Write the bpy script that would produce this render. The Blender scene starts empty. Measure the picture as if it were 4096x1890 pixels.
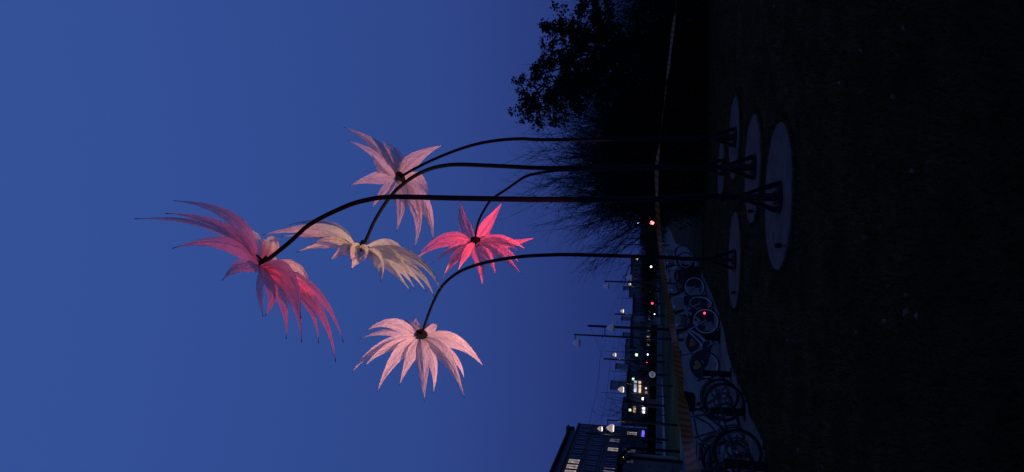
import bpy, bmesh, math, random
from mathutils import Vector, Matrix
random.seed(7)
V = Vector
S = bpy.context.scene
COL = S.collection

# ------------------------------------------------------------------ camera
FPX, PITCH, ROLL, EYE = 2700.0, math.radians(11.9), math.radians(1.15), 1.6
CAM = V((0, 0, EYE))
FW = V((0, math.cos(PITCH), math.sin(PITCH)))
U0 = V((0, -math.sin(PITCH), math.cos(PITCH)))
R0 = V((1, 0, 0))
RT = R0 * math.cos(ROLL) + U0 * math.sin(ROLL)      # right of the upright view = up in the turned photo
UP = U0 * math.cos(ROLL) - R0 * math.sin(ROLL)      # up of the upright view = left in the turned photo
cd = bpy.data.cameras.new('camera')
cam = bpy.data.objects.new('camera', cd)
COL.objects.link(cam)
cd.sensor_width = 36.0
cd.lens = 36.0 * FPX / 4096.0
cd.clip_start, cd.clip_end = 0.1, 3000
xc, yc, zc = -UP, RT, -FW
M = Matrix((xc, yc, zc)).transposed().to_4x4()
M.translation = CAM
cam.matrix_world = M
S.camera = cam
S.render.resolution_x, S.render.resolution_y = 1024, 472

# ------------------------------------------------------------------ sky and exposure (dusk, sun below the horizon behind the camera)
W = bpy.data.worlds.new('World')
S.world = W
W.use_nodes = True
wt = W.node_tree
wt.nodes.clear()
sky = wt.nodes.new('ShaderNodeTexSky')
sky.sky_type = 'NISHITA'
sky.sun_disc = False
sky.sun_elevation = math.radians(-2.6)
sky.sun_rotation = math.radians(190)
sky.altitude = 0
sky.air_density = 1.0
sky.dust_density = 0.3
sky.ozone_density = 3.0
bg = wt.nodes.new('ShaderNodeBackground')
bg.inputs['Strength'].default_value = 0.05
# the blue-hour glow of the whole dome: deep blue low down, lighter overhead, the same all the way round
geo = wt.nodes.new('ShaderNodeTexCoord')
sep = wt.nodes.new('ShaderNodeSeparateXYZ')
ramp = wt.nodes.new('ShaderNodeValToRGB')
ramp.color_ramp.interpolation = 'LINEAR'
ramp.color_ramp.elements[0].position = 0.0
ramp.color_ramp.elements[0].color = (0.0135, 0.0270, 0.142, 1)
ramp.color_ramp.elements[1].position = 1.0
ramp.color_ramp.elements[1].color = (0.036, 0.088, 0.33, 1)
for pos_, c_ in ((0.12, (0.0185, 0.039, 0.185)), (0.30, (0.026, 0.060, 0.25)), (0.70, (0.033, 0.079, 0.305))):
    e_ = ramp.color_ramp.elements.new(pos_)
    e_.color = (*c_, 1)
glow = wt.nodes.new('ShaderNodeBackground')
glow.inputs['Strength'].default_value = 1.0
addw = wt.nodes.new('ShaderNodeAddShader')
wt.links.new(geo.outputs['Generated'], sep.inputs[0])
wt.links.new(sep.outputs['Z'], ramp.inputs['Fac'])
wt.links.new(ramp.outputs['Color'], glow.inputs['Color'])
wo = wt.nodes.new('ShaderNodeOutputWorld')
wt.links.new(sky.outputs[0], bg.inputs[0])
wt.links.new(bg.outputs[0], addw.inputs[0])
wt.links.new(glow.outputs[0], addw.inputs[1])
wt.links.new(addw.outputs[0], wo.inputs[0])
S.view_settings.view_transform = 'Standard'
S.view_settings.look = 'None'
S.view_settings.exposure = 0.0
S.view_settings.gamma = 1.0
S.view_settings.use_curve_mapping = False


# ------------------------------------------------------------------ helpers
def ray(x, y):
    return FW - UP * ((x - 2048) / FPX) + RT * ((945 - y) / FPX)


def ground(x, y, z=0.0):
    d = ray(x, y)
    return CAM + d * ((z - EYE) / d.z)


def at(x, y, Y):
    d = ray(x, y)
    return CAM + d * (Y / d.y)


def to_px(p):
    q = p - CAM
    w = q.dot(FW)
    return 2048 - FPX * q.dot(UP) / w, 945 - FPX * q.dot(RT) / w


def tag(o, label=None, cat=None, group=None, kind=None):
    if label: o['label'] = label
    if cat: o['category'] = cat
    if group: o['group'] = group
    if kind: o['kind'] = kind
    return o


def empty(name, loc=(0, 0, 0), rz=0.0):
    o = bpy.data.objects.new(name, None)
    COL.objects.link(o)
    o.location = loc
    o.rotation_euler = (0, 0, rz)
    o.empty_display_size = 0.2
    return o


def copy_tree(o, parent=None):
    c = o.copy()
    COL.objects.link(c)
    c.parent = parent
    for ch in list(o.children):
        copy_tree(ch, c)
    return c


def perp(d):
    a = V((0, 0, 1)) if abs(d.z) < 0.9 else V((1, 0, 0))
    u = d.cross(a).normalized()
    return u, d.cross(u).normalized()


class MB:
    def __init__(s):
        s.v, s.f, s.sm = [], [], True

    def add(s, vs, fs):
        b = len(s.v)
        s.v += [tuple(p) for p in vs]
        s.f += [tuple(i + b for i in f) for f in fs]
        return s

    def box(s, c, size, rot=None):
        c = V(c)
        h = V(size) * 0.5
        vs = []
        for z in (-1, 1):
            for y in (-1, 1):
                for x in (-1, 1):
                    p = V((x * h.x, y * h.y, z * h.z))
                    if rot is not None: p = rot @ p
                    vs.append(c + p)
        s.add(vs, [(0, 2, 3, 1), (4, 5, 7, 6), (0, 1, 5, 4), (2, 6, 7, 3), (0, 4, 6, 2), (1, 3, 7, 5)])
        return s

    def tube(s, pts, r, n=8, closed=False, cap=True):
        pts = [V(p) for p in pts]
        m = len(pts)
        rs = r if isinstance(r, (list, tuple)) else [r] * m
        vs, fs = [], []
        pu = None
        for i, p in enumerate(pts):
            if closed:
                d = pts[(i + 1) % m] - pts[i - 1]
            else:
                d = pts[min(i + 1, m - 1)] - pts[max(i - 1, 0)]
            if d.length < 1e-9: d = V((0, 0, 1))
            d.normalize()
            if pu is None:
                u, w = perp(d)
            else:
                u = pu - d * pu.dot(d)
                if u.length < 1e-5: u, w = perp(d)
                u.normalize()
                w = d.cross(u)
            pu = u
            for k in range(n):
                a = 2 * math.pi * k / n
                vs.append(p + (u * math.cos(a) + w * math.sin(a)) * rs[i])
        for i in range(m if closed else m - 1):
            j = (i + 1) % m
            for k in range(n):
                l = (k + 1) % n
                fs.append((i * n + k, i * n + l, j * n + l, j * n + k))
        if cap and not closed:
            fs.append(tuple(range(n - 1, -1, -1)))
            fs.append(tuple((m - 1) * n + k for k in range(n)))
        s.add(vs, fs)
        return s

    def ring(s, c, ax, R, r, n=28, k=6, a0=0, a1=2 * math.pi, ref=None):
        ax = V(ax).normalized()
        if ref is None:
            u, w = perp(ax)
        else:
            u = V(ref).normalized()
            w = ax.cross(u)
        full = abs(a1 - a0 - 2 * math.pi) < 1e-6
        m = n if full else n + 1
        pts = [V(c) + (u * math.cos(a0 + (a1 - a0) * i / n) + w * math.sin(a0 + (a1 - a0) * i / n)) * R for i in range(m)]
        return s.tube(pts, r, k, closed=full)

    def band(s, c, ax, R0, R1, hw, n=28):
        """flat ring (rim): inner R0, outer R1, half thickness hw"""
        ax = V(ax).normalized()
        u, w = perp(ax)
        vs, fs = [], []
        for i in range(n):
            a = 2 * math.pi * i / n
            e = u * math.cos(a) + w * math.sin(a)
            for R, h in ((R0, -hw), (R0, hw), (R1, hw), (R1, -hw)):
                vs.append(V(c) + e * R + ax * h)
        for i in range(n):
            j = (i + 1) % n
            for k in range(4):
                l = (k + 1) % 4
                fs.append((i * 4 + k, i * 4 + l, j * 4 + l, j * 4 + k))
        s.add(vs, fs)
        return s

    def lathe(s, c, ax, prof, n=20):
        ax = V(ax).normalized()
        u, w = perp(ax)
        vs, fs = [], []
        for (h, R) in prof:
            for k in range(n):
                a = 2 * math.pi * k / n
                vs.append(V(c) + ax * h + (u * math.cos(a) + w * math.sin(a)) * max(R, 1e-4))
        m = len(prof)
        for i in range(m - 1):
            for k in range(n):
                l = (k + 1) % n
                fs.append((i * n + k, i * n + l, (i + 1) * n + l, (i + 1) * n + k))
        fs.append(tuple(range(n - 1, -1, -1)))
        fs.append(tuple((m - 1) * n + k for k in range(n)))
        s.add(vs, fs)
        return s

    def prism(s, poly, ax, t):
        """extrude closed planar 3-D polygon along ax by t"""
        a = V(ax).normalized() * t
        n = len(poly)
        vs = [V(p) for p in poly] + [V(p) + a for p in poly]
        fs = [tuple(range(n - 1, -1, -1)), tuple(range(n, 2 * n))]
        for i in range(n):
            j = (i + 1) % n
            fs.append((i, j, n + j, n + i))
        s.add(vs, fs)
        return s

    def build(s, name, mat, parent=None, off=None, smooth=None):
        me = bpy.data.meshes.new(name)
        vs = s.v
        if off is not None:
            ox, oy, oz = off
            vs = [(a - ox, b - oy, c - oz) for a, b, c in vs]
        me.from_pydata(vs, [], s.f)
        me.validate(verbose=False)
        sm = s.sm if smooth is None else smooth
        if sm:
            me.polygons.foreach_set('use_smooth', [True] * len(me.polygons))
            try:
                me.set_sharp_from_angle(angle=math.radians(35))
            except Exception:
                pass
        o = bpy.data.objects.new(name, me)
        COL.objects.link(o)
        if mat is not None: me.materials.append(mat)
        if parent is not None: o.parent = parent
        me.update()
        return o


def mat_pbr(name, col, rough=0.6, metal=0.0, noise=0.0, scale=8.0, bump=0.0, bscale=40.0, col2=None, spec=0.5):
    m = bpy.data.materials.new(name)
    m.use_nodes = True
    nt = m.node_tree
    b = nt.nodes['Principled BSDF']
    b.inputs['Base Color'].default_value = (*col, 1)
    b.inputs['Roughness'].default_value = rough
    b.inputs['Metallic'].default_value = metal
    b.inputs['Specular IOR Level'].default_value = spec
    tc = nt.nodes.new('ShaderNodeTexCoord')
    if noise > 0:
        n = nt.nodes.new('ShaderNodeTexNoise')
        n.inputs['Scale'].default_value = scale
        n.inputs['Detail'].default_value = 6
        r = nt.nodes.new('ShaderNodeValToRGB')
        c2 = col2 or tuple(c * (1 - noise) for c in col)
        r.color_ramp.elements[0].position = 0.35
        r.color_ramp.elements[1].position = 0.65
        r.color_ramp.elements[0].color = (*c2, 1)
        r.color_ramp.elements[1].color = (*[min(1, c * (1 + noise * 0.5)) for c in col], 1)
        nt.links.new(tc.outputs['Object'], n.inputs['Vector'])
        nt.links.new(n.outputs['Fac'], r.inputs['Fac'])
        nt.links.new(r.outputs['Color'], b.inputs['Base Color'])
    if bump > 0:
        n2 = nt.nodes.new('ShaderNodeTexNoise')
        n2.inputs['Scale'].default_value = bscale
        n2.inputs['Detail'].default_value = 5
        bp = nt.nodes.new('ShaderNodeBump')
        bp.inputs['Strength'].default_value = bump
        bp.inputs['Distance'].default_value = 0.02
        nt.links.new(tc.outputs['Object'], n2.inputs['Vector'])
        nt.links.new(n2.outputs['Fac'], bp.inputs['Height'])
        nt.links.new(bp.outputs['Normal'], b.inputs['Normal'])
    return m


def mat_emit(name, col, strength, base=(0.5, 0.5, 0.5)):
    m = mat_pbr(name, base, 0.4)
    b = m.node_tree.nodes['Principled BSDF']
    b.inputs['Emission Color'].default_value = (*col, 1)
    b.inputs['Emission Strength'].default_value = strength
    return m


def mat_window(name, col, strength, scale):
    """a lit window or sign face: uneven brightness from what is behind the glass"""
    m = mat_emit(name, col, strength)
    nt = m.node_tree
    b = nt.nodes['Principled BSDF']
    tc = nt.nodes.new('ShaderNodeTexCoord')
    n = nt.nodes.new('ShaderNodeTexNoise')
    n.inputs['Scale'].default_value = scale
    r = nt.nodes.new('ShaderNodeMapRange')
    r.inputs['From Min'].default_value = 0.38
    r.inputs['From Max'].default_value = 0.62
    r.inputs['To Min'].default_value = strength * 0.35
    r.inputs['To Max'].default_value = strength * 1.2
    nt.links.new(tc.outputs['Object'], n.inputs['Vector'])
    nt.links.new(n.outputs['Fac'], r.inputs['Value'])
    nt.links.new(r.outputs['Result'], b.inputs['Emission Strength'])
    return m


def mat_fabric(name, col):
    m = bpy.data.materials.new(name)
    m.use_nodes = True
    nt = m.node_tree
    nt.nodes.clear()
    out = nt.nodes.new('ShaderNodeOutputMaterial')
    df = nt.nodes.new('ShaderNodeBsdfDiffuse')
    tr = nt.nodes.new('ShaderNodeBsdfTranslucent')
    tp = nt.nodes.new('ShaderNodeBsdfTransparent')
    gl = nt.nodes.new('ShaderNodeBsdfGlossy')
    gl.inputs['Roughness'].default_value = 0.45
    m1 = nt.nodes.new('ShaderNodeMixShader'); m1.inputs[0].default_value = 0.46
    m2 = nt.nodes.new('ShaderNodeMixShader'); m2.inputs[0].default_value = 0.13
    m3 = nt.nodes.new('ShaderNodeMixShader'); m3.inputs[0].default_value = 0.05
    tc = nt.nodes.new('ShaderNodeTexCoord')
    at_ = nt.nodes.new('ShaderNodeUVMap')
    # creases: noise drawn out across the petal, plus fine crumple
    mp = nt.nodes.new('ShaderNodeMapping'); mp.inputs['Scale'].default_value = (3.2, 9.0, 1)
    mp.inputs['Rotation'].default_value = (0, 0, 0.35)
    n1 = nt.nodes.new('ShaderNodeTexNoise'); n1.inputs['Scale'].default_value = 1.9; n1.inputs['Detail'].default_value = 4
    n1.inputs['Distortion'].default_value = 1.1
    n2 = nt.nodes.new('ShaderNodeTexVoronoi'); n2.inputs['Scale'].default_value = 13.0; n2.feature = 'DISTANCE_TO_EDGE'
    mix = nt.nodes.new('ShaderNodeMath'); mix.operation = 'MULTIPLY_ADD'; mix.inputs[1].default_value = 0.14
    bp = nt.nodes.new('ShaderNodeBump'); bp.inputs['Strength'].default_value = 0.7; bp.inputs['Distance'].default_value = 0.05
    cr = nt.nodes.new('ShaderNodeValToRGB')
    cr.color_ramp.elements[0].position = 0.3; cr.color_ramp.elements[1].position = 0.7
    cr.color_ramp.elements[0].color = (*[c * 0.82 for c in col], 1)
    cr.color_ramp.elements[1].color = (*col, 1)
    L = nt.links.new
    L(at_.outputs[0], mp.inputs['Vector'])
    L(mp.outputs[0], n1.inputs['Vector'])
    L(tc.outputs['Object'], n2.inputs['Vector'])
    L(n2.outputs['Distance'], mix.inputs[0]); L(n1.outputs['Fac'], mix.inputs[2])
    L(mix.outputs[0], bp.inputs['Height'])
    L(n1.outputs['Fac'], cr.inputs['Fac'])
    # stitched seam along the midline
    sx = nt.nodes.new('ShaderNodeSeparateXYZ'); L(at_.outputs[0], sx.inputs[0])
    ab = nt.nodes.new('ShaderNodeMath'); ab.operation = 'ABSOLUTE'; L(sx.outputs[1], ab.inputs[0])
    sm = nt.nodes.new('ShaderNodeMapRange'); sm.inputs['From Min'].default_value = 0.003; sm.inputs['From Max'].default_value = 0.010
    sm.inputs['To Min'].default_value = 0.62; sm.inputs['To Max'].default_value = 1.0
    L(ab.outputs[0], sm.inputs['Value'])
    ml = nt.nodes.new('ShaderNodeMixRGB'); ml.blend_type = 'MULTIPLY'; ml.inputs[0].default_value = 1.0
    L(cr.outputs['Color'], ml.inputs[1]); L(sm.outputs[0], ml.inputs[2])
    for b in (df, tr):
        L(ml.outputs[0], b.inputs['Color'])
        L(bp.outputs['Normal'], b.inputs['Normal'])
    L(bp.outputs['Normal'], gl.inputs['Normal'])
    L(df.outputs[0], m1.inputs[1]); L(tr.outputs[0], m1.inputs[2])
    L(m1.outputs[0], m2.inputs[1]); L(tp.outputs[0], m2.inputs[2])
    L(m2.outputs[0], m3.inputs[1]); L(gl.outputs[0], m3.inputs[2])
    L(m3.outputs[0], out.inputs[0])
    return m


def mat_glass(name, col, alpha):
    m = mat_pbr(name, col, 0.08)
    nt = m.node_tree
    b = nt.nodes['Principled BSDF']
    b.inputs['Alpha'].default_value = alpha
    return m


MT = {
    'grass': mat_pbr('lawn_soil_grass', (0.040, 0.029, 0.009), 1.0, noise=0.6, scale=1.3, bump=0.8, bscale=25, spec=0.1),
    'blade': mat_pbr('grass_blade', (0.047, 0.036, 0.011), 0.8, noise=0.4, scale=3, spec=0.1),
    'verge': mat_pbr('tram_turf', (0.015, 0.036, 0.010), 1.0, noise=0.25, scale=0.4, spec=0.1),
    'pave': mat_pbr('pale_paving', (0.130, 0.112, 0.098), 0.9, noise=0.25, scale=1.1, bump=0.3, bscale=30, spec=0.2),
    'lane': mat_pbr('grey_asphalt_lane', (0.115, 0.103, 0.094), 0.9, noise=0.2, scale=1.4, bump=0.3, bscale=60, spec=0.2),
    'road': mat_pbr('road_asphalt', (0.14, 0.135, 0.14), 0.85, noise=0.2, scale=0.3, spec=0.3),
    'seam': mat_pbr('joint_dark', (0.03, 0.03, 0.03), 1.0),
    'kerb': mat_pbr('kerb_stone', (0.42, 0.40, 0.38), 0.8, noise=0.2, scale=1.5),
    'pad': mat_pbr('pad_concrete', (0.120, 0.086, 0.072), 0.95, noise=0.3, scale=5, bump=0.4, bscale=60, spec=0.1),
    'stain': mat_pbr('pad_stain', (0.05, 0.045, 0.04), 1.0),
    'black': mat_pbr('black_steel', (0.010, 0.010, 0.011), 0.65, noise=0.3, scale=12, spec=0.15),
    'post': mat_pbr('dark_post_paint', (0.018, 0.018, 0.02), 0.6, noise=0.3, scale=5, spec=0.3),
    'galv': mat_pbr('galvanised_steel', (0.20, 0.20, 0.21), 0.45, metal=0.6, noise=0.25, scale=9),
    'rubber': mat_pbr('tyre_rubber', (0.012, 0.012, 0.012), 0.9, spec=0.2),
    'rim': mat_pbr('white_rim', (0.55, 0.56, 0.60), 0.4, noise=0.15, scale=6),
    'rimdark': mat_pbr('worn_alloy_rim', (0.10, 0.10, 0.11), 0.5, metal=0.4),
    'rimgold': mat_pbr('cream_rim', (0.50, 0.42, 0.30), 0.5),
    'silver': mat_pbr('silver_paint', (0.33, 0.34, 0.36), 0.4, metal=0.3, noise=0.1, scale=6),
    'dkframe': mat_pbr('dark_bike_paint', (0.02, 0.02, 0.025), 0.35, spec=0.4),
    'brnframe': mat_pbr('worn_brown_bike_paint', (0.07, 0.05, 0.045), 0.4, spec=0.4),
    'plast': mat_pbr('black_plastic', (0.014, 0.014, 0.016), 0.6, spec=0.3),
    'guard': mat_pbr('dark_skirt_guard', (0.02, 0.018, 0.024), 0.6),
    'orange': mat_pbr('orange_print', (0.42, 0.16, 0.05), 0.6),
    'mustard': mat_pbr('mustard_print', (0.36, 0.26, 0.05), 0.6),
    'reflector': mat_pbr('orange_reflector', (0.6, 0.14, 0.02), 0.2),
    'greentag': mat_pbr('green_plastic', (0.03, 0.35, 0.06), 0.5),
    'bark': mat_pbr('bark', (0.035, 0.028, 0.022), 0.95, noise=0.4, scale=9, bump=0.6, bscale=25, spec=0.1),
    'twig': mat_pbr('twig_bark', (0.030, 0.024, 0.020), 0.95, noise=0.3, scale=4, spec=0.1),
    'leaf': mat_pbr('oak_leaf', (0.030, 0.024, 0.014), 0.8, noise=0.5, scale=2, spec=0.15),
    'under': mat_pbr('dark_undergrowth_leaf', (0.018, 0.018, 0.011), 0.9, noise=0.5, scale=2, spec=0.1),
    'hedge': mat_pbr('hedge_leaf', (0.022, 0.028, 0.016), 0.9, noise=0.5, scale=1, spec=0.1),
    'white': mat_pbr('white_plastic', (0.7, 0.7, 0.72), 0.5, noise=0.1, scale=12),
    'lampshell': mat_pbr('lamp_shell', (0.82, 0.78, 0.76), 0.4, noise=0.1, scale=4),
    'cladding': mat_pbr('grey_cladding', (0.155, 0.138, 0.13), 0.7, noise=0.15, scale=0.5),
    'cladding2': mat_pbr('slate_cladding', (0.12, 0.11, 0.11), 0.7, noise=0.15, scale=0.5),
    'winglass': mat_pbr('dark_window_glass', (0.07, 0.075, 0.09), 0.12, spec=0.6),
    'winframe': mat_pbr('window_frame_dark', (0.05, 0.05, 0.052), 0.5),
    'farwall': mat_pbr('far_wall_blue_grey', (0.24, 0.23, 0.23), 0.9, noise=0.15, scale=0.1),
    'farwall2': mat_pbr('far_wall_dark', (0.13, 0.12, 0.12), 0.9, noise=0.2, scale=0.1),
    'palewall': mat_pbr('pale_tower_wall', (0.30, 0.30, 0.32), 0.9, noise=0.1, scale=0.1),
    'olive': mat_pbr('weathered_copper_roof', (0.10, 0.11, 0.08), 0.8, noise=0.3, scale=0.4),
    'roofdark': mat_pbr('dark_roof', (0.03, 0.03, 0.034), 0.8),
    'concrete': mat_pbr('grey_concrete', (0.17, 0.17, 0.175), 0.9, noise=0.2, scale=0.5),
    'shelterpanel': mat_pbr('olive_grey_panel', (0.46, 0.42, 0.30), 0.7, noise=.2, scale=1.5),
    'brown': mat_pbr('brown_cabinet', (0.24, 0.12, 0.09), 0.7, noise=0.2, scale=3),
    'signwhite': mat_pbr('sign_white', (0.75, 0.75, 0.74), 0.5),
    'signglow': mat_emit('sign_face_added_glow', (0.85, 0.88, 1.0), 0.09, (0.7, 0.7, 0.7)),  # reflective plate, not backlit: the added glow stands in for reflected light
    'signblack': mat_pbr('sign_black', (0.01, 0.01, 0.012), 0.5),
    'wire': mat_pbr('wire', (0.02, 0.02, 0.02), 0.6),
    'lit_warm': mat_emit('lit_lamp_warm', (1.0, 0.80, 0.58), 3.0),
    'shellglow': mat_emit('unlit_shell_added_glow', (1.0, 0.72, 0.55), 0.012, (0.8, 0.78, 0.76)),  # shell of an unlit lantern, faint warm glow added to make it paler
    'lit_cream': mat_emit('lit_shell_cream', (1.0, 0.74, 0.50), 0.27, (0.6, 0.58, 0.55)),
    'lit_white': mat_emit('lit_lamp_white', (0.85, 0.9, 1.0), 6.0),
    'lit_red': mat_emit('lit_red', (1.0, 0.02, 0.06), 6.0),
    'lit_redhot': mat_emit('lit_red_hot', (1.0, 0.10, 0.12), 14.0),
    'lit_green': mat_emit('lit_green', (0.62, 1.0, 0.55), 1.6),
    'lit_blue': mat_emit('lit_blue', (0.16, 0.12, 1.0), 1.2),
    'win_warm': mat_window('lit_window_warm', (1.0, 0.76, 0.58), 0.45, 1.2),
    'win_dim': mat_window('lit_window_dim', (0.85, 0.74, 0.66), 0.16, 1.0),
    'win_orange': mat_window('lit_shop_orange', (1.0, 0.68, 0.42), 0.9, 1.6),
    'win_blue': mat_window('lit_shop_blue', (0.62, 0.72, 1.0), 1.1, 1.6),
    'win_white': mat_window('lit_shop_white', (0.92, 0.92, 1.0), 1.6, 0.8),
    'win_far': mat_window('lit_far_window', (1.0, 0.55, 0.30), 0.35, 0.6),
    'fabric': mat_fabric('petal_fabric', (0.86, 0.84, 0.86)),
    'glass': mat_glass('shelter_glass', (0.10, 0.10, 0.10), 0.35),
}

# barrier tape: red and yellow diagonal print, along the ribbon (u = metres, v = width)
def mat_tape():
    m = mat_pbr('barrier_tape', (0.6, 0.1, 0.05), 0.45)
    nt = m.node_tree
    b = nt.nodes['Principled BSDF']
    uv = nt.nodes.new('ShaderNodeUVMap')
    sp = nt.nodes.new('ShaderNodeSeparateXYZ')
    a = nt.nodes.new('ShaderNodeMath'); a.operation = 'ADD'
    mu = nt.nodes.new('ShaderNodeMath'); mu.operation = 'MULTIPLY'; mu.inputs[1].default_value = 4.6
    fr = nt.nodes.new('ShaderNodeMath'); fr.operation = 'FRACT'
    cr = nt.nodes.new('ShaderNodeValToRGB')
    cr.color_ramp.interpolation = 'LINEAR'
    cr.color_ramp.elements[0].position = 0.36; cr.color_ramp.elements[0].color = (0.34, 0.06, 0.022, 1)
    cr.color_ramp.elements[1].position = 0.64; cr.color_ramp.elements[1].color = (0.42, 0.21, 0.032, 1)
    L = nt.links.new
    L(uv.outputs[0], sp.inputs[0]); L(sp.outputs[0], a.inputs[0]); L(sp.outputs[1], a.inputs[1])
    L(a.outputs[0], mu.inputs[0]); L(mu.outputs[0], fr.inputs[0]); L(fr.outputs[0], cr.inputs['Fac'])
    L(cr.outputs[0], b.inputs['Base Color'])
    tr = nt.nodes.new('ShaderNodeBsdfTranslucent')
    ms = nt.nodes.new('ShaderNodeMixShader'); ms.inputs[0].default_value = 0.4
    L(cr.outputs[0], tr.inputs['Color'])
    L(b.outputs[0], ms.inputs[1]); L(tr.outputs[0], ms.inputs[2])
    L(ms.outputs[0], nt.nodes['Material Output'].inputs[0])
    return m
MT['tape'] = mat_tape()


# ------------------------------------------------------------------ ground and setting
def sheet(name, pts, z, mat, kind='structure'):
    me = bpy.data.meshes.new(name)
    bm = bmesh.new()
    vs = [bm.verts.new((p[0], p[1], z)) for p in pts]
    f = bm.faces.new(vs)
    if f.normal.z < 0: f.normal_flip()
    bmesh.ops.triangulate(bm, faces=bm.faces[:])
    bm.normal_update()
    for f in bm.faces:
        if f.normal.z < 0: f.normal_flip()
    bm.to_mesh(me)
    bm.free()
    me.materials.append(mat)
    o = bpy.data.objects.new(name, me)
    COL.objects.link(o)
    o['kind'] = kind
    return o


def strip(name, pts, w, h, z, mat, kind='structure'):
    """a low wall or line of width w and height h following ground points"""
    mb = MB(); mb.sm = False
    L = []
    for i, p in enumerate(pts):
        d = V(pts[min(i + 1, len(pts) - 1)]) - V(pts[max(i - 1, 0)])
        d.z = 0
        d.normalize()
        n = V((-d.y, d.x, 0)) * w * 0.5
        q = V((p[0], p[1], 0))
        L.append((q + n, q - n))
    vs, fs = [], []
    for a, b in L:
        vs += [V((a.x, a.y, z)), V((b.x, b.y, z)), V((b.x, b.y, z + h)), V((a.x, a.y, z + h))]
    for i in range(len(L) - 1):
        for k in range(4):
            l = (k + 1) % 4
            fs.append((i * 4 + k, (i + 1) * 4 + k, (i + 1) * 4 + l, i * 4 + l))
    fs += [(0, 1, 2, 3), tuple((len(L) - 1) * 4 + k for k in (3, 2, 1, 0))]
    mb.add(vs, fs)
    o = mb.build(name, mat)
    o['kind'] = kind
    return o


g = MB()
N = 60
def cell(i): return -1 + 2 * i / N
xs = [900 * math.copysign(abs(cell(i)) ** 3, cell(i)) for i in range(N + 1)]
ys = [-60 + 1500 * (j / N) ** 2.6 for j in range(N + 1)]
g.add([(x, y, 0) for y in ys for x in xs],
      [(j * (N + 1) + i, j * (N + 1) + i + 1, (j + 1) * (N + 1) + i + 1, (j + 1) * (N + 1) + i) for j in range(N) for i in range(N)])
tag(g.build('ground', MT['grass']), kind='structure')

lawn_edge = [ground(*p) for p in [(2668, 905), (2683, 926), (2703, 975), (2755, 996), (2785, 1042), (2845, 1173), (2865, 1219), (2895, 1315),
                                   (2914, 1420), (2949, 1525), (2976, 1580), (3012, 1693), (3050, 1760), (3072, 1890), (3110, 2200)]]
kerb_px = [(2646, 915), (2671, 1148), (2683, 1200), (2700, 1300), (2714, 1380), (2725, 1525), (2728, 1650), (2732, 1890), (2740, 2300)]
kerb_line = [ground(*p) for p in kerb_px]
# roughened grass edge of the paving
le = []
for i in range(len(lawn_edge) - 1):
    a, b = lawn_edge[i], lawn_edge[i + 1]
    n = max(1, int((b - a).length / 0.12))
    d = (b - a).normalized()
    nn = V((-d.y, d.x, 0))
    for k in range(n):
        le.append(a.lerp(b, k / n) + nn * random.uniform(-0.05, 0.07))
le.append(lawn_edge[-1])
sheet('pavement', le + kerb_line[::-1], 0.006, MT['pave'])
lane_px = [(2657, 915), (2684, 1148), (2697, 1200), (2716, 1330), (2736, 1480), (2757, 1606), (2790, 1890), (2830, 2300)]
lane = [ground(*p) for p in lane_px]
sheet('bicycle_lane', lane + kerb_line[::-1], 0.011, MT['lane'])
strip('lane_joint_line', lane, 0.05, 0.004, 0.012, MT['seam'])
for px in ([(2850, 1330), (2905, 1560), (2990, 1890)], [(2800, 1330), (2840, 1600), (2890, 1890)], [(2880, 1400), (2945, 1640), (3030, 1890)]):
    strip('paving_joint', [ground(*p) for p in px], 0.018, 0.003, 0.0065, MT['seam'])
strip('kerb', kerb_line, 0.14, 0.12, 0.0, MT['kerb'])
verge_px = [(2630, 915), (2635, 1173), (2639, 1229), (2647, 1450), (2656, 1606), (2662, 1769), (2667, 1900), (2675, 2300)]
verge = [ground(*p) for p in verge_px]
sheet('tram_turf', kerb_line + verge[::-1], 0.004, MT['verge'])
sheet('road', verge + [V((-150, 60, 0)), V((-150, 330, 0)), V((6, 330, 0))], 0.008, MT['road'])
for k, dx in enumerate((2.0, 5.0)):
    strip('road_kerb', [V((p.x - dx * 0.4, p.y + dx, 0)) for p in verge], 0.25, 0.1, 0.0, MT['kerb'])

# ------------------------------------------------------------------ flower sculptures
HUBR = 0.14
def bez(a, c, b, t): return a * (1 - t) ** 2 + c * (2 * t * (1 - t)) + b * t * t

WP = [(0, .40), (.08, .54), (.19, .82), (.33, 1.0), (.46, .92), (.61, .66), (.76, .39), (.88, .18), (.96, .07), (1.0, .02)]
def wprof(t):
    for (a, x), (b, y) in zip(WP, WP[1:]):
        if t <= b:
            k = (t - a) / (b - a)
            k = k * k * (3 - 2 * k) * 0.4 + k * 0.6
            return x + (y - x) * k
    return .02


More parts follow.
